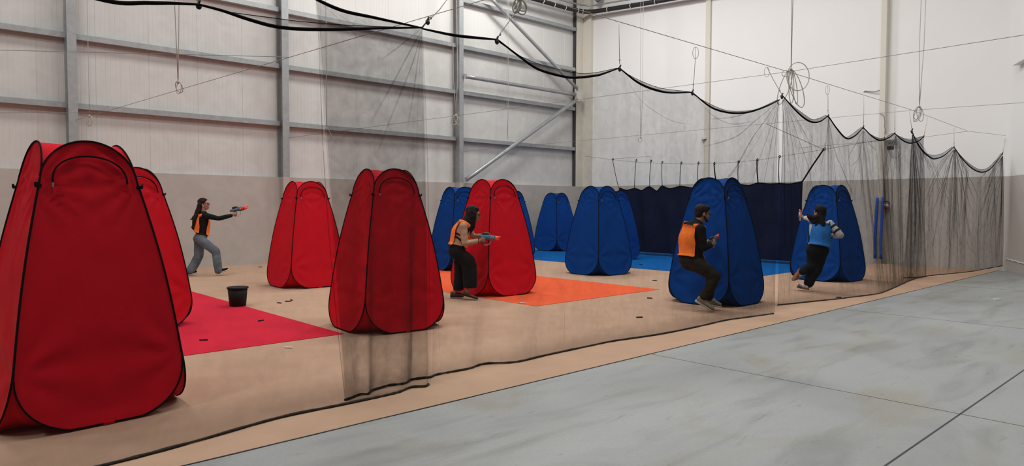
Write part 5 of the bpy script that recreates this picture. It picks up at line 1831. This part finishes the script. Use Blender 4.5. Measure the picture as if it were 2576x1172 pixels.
bib(fg, trunk(hip.lerp(waist, 0.55), waist, chest, sh, nk, lt, lt, 0.012, 1.08), M['vest_orange'], 0, 9, 0.95, 1.0, 0.022, flare=0.006)
tr = MB()
tr.loft([(waist - Vector((0, 0, 0.03)), lt, fw, 0.160, 0.120), (waist.lerp(hip, 0.55), lt, fw, 0.178, 0.138), (hip, lt, fw, 0.182, 0.145), (hip - Vector((-0.03, 0, 0.06)), lt, fw, 0.168, 0.120)])
tr.limb((hip + lt * -0.085 + Vector((0.03, 0, -0.02)), 0.112), (q(345, 690, -0.07), 0.100), (kR, 0.076), (kR.lerp(aR, 0.5), 0.072), (aR + Vector((0, 0, 0.03)), 0.066))
tr.limb((hip + lt * 0.085 + Vector((0.03, 0, -0.02)), 0.112), (q(330, 690, 0.12), 0.098), (kL, 0.076), (kL.lerp(aL, 0.5), 0.070), (aL + Vector((0, 0, 0.03)), 0.062))
tr.remesh('trousers', M['cloth_olive'], fg.o, 0.010, 3, 0.009, 10)
shoe(fg, hR, tR, (0.45, 0, 1), M['shoe_tan'], M['sole_pale'], w_=0.052, height=0.10, sole_t=0.026)
shoe(fg, hL, tL, (0.05, 0, 1), M['shoe_tan'], M['sole_pale'], w_=0.050, height=0.095, sole_t=0.024)
toy_blaster(fg, q(428, 452, 0.07), (0.42, 0.72, 0.30), (-0.12, -0.2, 1), 'toy blaster with pink-orange muzzle in the hands of the man in black', 0.80, 'toy_slate')

# ---- running woman in the blue bib, seen from behind
fg = Figure((2027, 733), (1970, 500, 4.688), 'woman in blue bib and white striped jumper running away past the right-hand blue tent')
q = fg.q
fw = Vector((-0.42, 0.91, 0)); lt = Vector((-0.91, -0.42, 0))
hip, waist = q(395, 590, 0.0), q(408, 520, 0.02)
chest, sh, nk = q(410, 400, 0.04), q(415, 300, 0.06), q(408, 245, 0.08)
hc = q(408, 172, 0.08)
body = MB()
f_, l_, u_ = head(body, hc, (-0.66, 0.72, -0.05), (0, 0, 1), 1.0)
body.limb((nk - Vector((0, 0, 0.03)), 0.055), (hc + Vector((0.01, -0.02, -0.06)), 0.050))
body.loft(trunk(hip, waist, chest, sh, nk, lt, lt, -0.020))
sR, sL = q(538, 300, 0.12), q(348, 300, 0.06)
eR, wR = q(655, 425, 0.06), q(570, 440, 0.20)
eL, wL = q(325, 255, 0.34), q(246, 232, 0.44)
body.limb((sR, 0.042), (eR, 0.036), (wR, 0.027)); body.limb((sL, 0.042), (eL, 0.036), (wL, 0.027))
hand(body, wR + Vector((-0.05, 0.05, 0.02)), (-0.8, 0.6, 0.15), (-0.2, 0.2, -1), 0.6)
hand(body, q(214, 232, 0.47), (-0.35, 0.35, 0.85), (-0.8, 0.1, 0.0), 0.95)
body.limb((wL, 0.027), (q(226, 236, 0.46), 0.024))
kS, kB = q(385, 840, 0.06), q(330, 800, 0.02)
aS, aB = q(262, 1015, 0.03), q(205, 850, -0.12)
body.limb((hip + lt * -0.07, 0.07), (kS, 0.048), (aS, 0.034))
body.limb((hip + lt * 0.07, 0.07), (kB, 0.048), (aB, 0.034))
hS, tS = q(298, 1078, 0.0), q(163, 1062, 0.06)
hB, tB = q(188, 835, -0.14), q(100, 962, -0.05)
body.limb((aS, 0.036), (hS.lerp(tS, 0.3) + Vector((0, 0, 0.04)), 0.03), (hS.lerp(tS, 0.8) + Vector((0, 0, 0.03)), 0.022))
body.limb((aB, 0.036), (hB.lerp(tB, 0.3) + Vector((0.04, 0, 0)), 0.03), (hB.lerp(tB, 0.8) + Vector((0.03, 0, 0)), 0.022))
body.remesh('body', M['skin'], fg.o, 0.0065, 2)
face_parts(fg, hc, f_, l_, u_, 1.0, False)
hb = MB()
P = cap_hair(hb, hc, f_, l_, u_, 1.04)
for dy in (-0.04, 0.03):
    hb.limb((P(-0.05, dy, 0.02), 0.052), (q(420 + dy * 600, 250, 0.0), 0.060), (q(415 + dy * 900, 305, -0.03), 0.055), (q(405 + dy * 1000, 345, -0.04), 0.025))
hb.limb((q(385, 225, -0.02), 0.050), (q(335, 232, -0.04), 0.050), (q(290, 215, -0.05), 0.040), (q(262, 182, -0.05), 0.010))
hb.limb((q(390, 260, -0.03), 0.050), (q(345, 280, -0.05), 0.040), (q(300, 250, -0.06), 0.020), (q(275, 225, -0.06), 0.008))
hb.limb((q(400, 290, -0.04), 0.045), (q(370, 325, -0.06), 0.030), (q(345, 335, -0.06), 0.010))
hb.remesh('hair', M['hair_black'], fg.o, 0.008, 2, 0.006, 14)
tp = MB()
tp.loft(trunk(hip.lerp(waist, 0.45), waist, chest, sh, nk, lt, lt, 0.010))
tp.limb((sR, 0.066), (eR, 0.060), (wR, 0.040)); tp.limb((sL, 0.062), (eL, 0.052), (wL, 0.038))
jp = tp.remesh('jumper', M['cloth_white'], fg.o, 0.009, 3, 0.006, 12)
for t in (0.28, 0.66):
    c_ = sR.lerp(eR, t)
    ax = unit(eR - sR)
    a1 = ax.orthogonal().normalized(); a2 = ax.cross(a1)
    r_ = 0.067 - 0.004 * t
    MB().loft([(c_ - ax * 0.018, a1, a2, r_, r_), (c_ - ax * 0.010, a1, a2, r_ + 0.004, r_ + 0.004), (c_ + ax * 0.010, a1, a2, r_ + 0.004, r_ + 0.004), (c_ + ax * 0.018, a1, a2, r_, r_)], 24).build('sleeve_stripe', M['stripe'], fg.o)
bib(fg, trunk(hip.lerp(waist, 0.4), waist, chest, sh, nk, lt, lt, 0.012), M['vest_blue'], 0, 9, 0.95, 1.25, 0.026, flare=0.03)
for z_ in (395, 462):
    MB().tube([q(488, z_ + 8, -0.02), q(520, z_ + 4, 0.0), q(556, z_, 0.06), q(566, z_ - 6, 0.12)], 0.011, 6).build('side_strap', M['tape'], fg.o)
tr = MB()
tr.loft([(waist + Vector((0, 0, 0.0)), lt, fw, 0.140, 0.105), (waist.lerp(hip, 0.55), lt, fw, 0.165, 0.128), (hip, lt, fw, 0.176, 0.138), (hip - Vector((0.0, 0, 0.08)), lt, fw, 0.162, 0.115)])
tr.limb((hip + lt * -0.08 + Vector((0, 0, -0.03)), 0.112), (q(410, 720, 0.05), 0.105), (kS, 0.098), (kS.lerp(aS, 0.55), 0.094), (aS + Vector((0.05, 0, 0.02)), 0.082))
tr.limb((hip + lt * 0.08 + Vector((0, 0, -0.03)), 0.110), (q(345, 700, 0.03), 0.102), (kB, 0.088), (kB.lerp(aB, 0.6), 0.080), (aB + Vector((0.03, 0, 0)), 0.072))
tr.remesh('trousers', M['cloth_navy'], fg.o, 0.011, 3, 0.009, 9)
s1, fr = shoe(fg, hS, tS, (0, 0, 1), M['shoe_white'], M['sole_gum'], w_=0.048)
s2, fr2 = shoe(fg, hB, tB, (0.8, -0.15, 0.6), M['shoe_white'], M['sole_gum'], w_=0.048, sole_t=0.026)
for s_, (f2, l2, u2), hh in ((s1, fr, hS), (s2, fr2, hB)):
    for t in (0.40, 0.50, 0.60):
        L = 0.27
        c_ = hh + f2 * (L * t) + u2 * 0.055
        MB().tube([c_ - l2 * 0.052 - u2 * 0.030 + f2 * 0.012, c_ - l2 * 0.046 + u2 * 0.002, c_ + u2 * 0.012, c_ + l2 * 0.046 + u2 * 0.002, c_ + l2 * 0.052 - u2 * 0.030 + f2 * 0.012], 0.006, 6).build('stripe', M['stripe'], s_)
toy_blaster(fg, q(205, 236, 0.48), (0.0, 0.30, 0.95), (-0.75, -0.55, 0.1), 'toy blaster pointing upwards in the raised left hand of the running woman', 0.62, 'toy_grey')
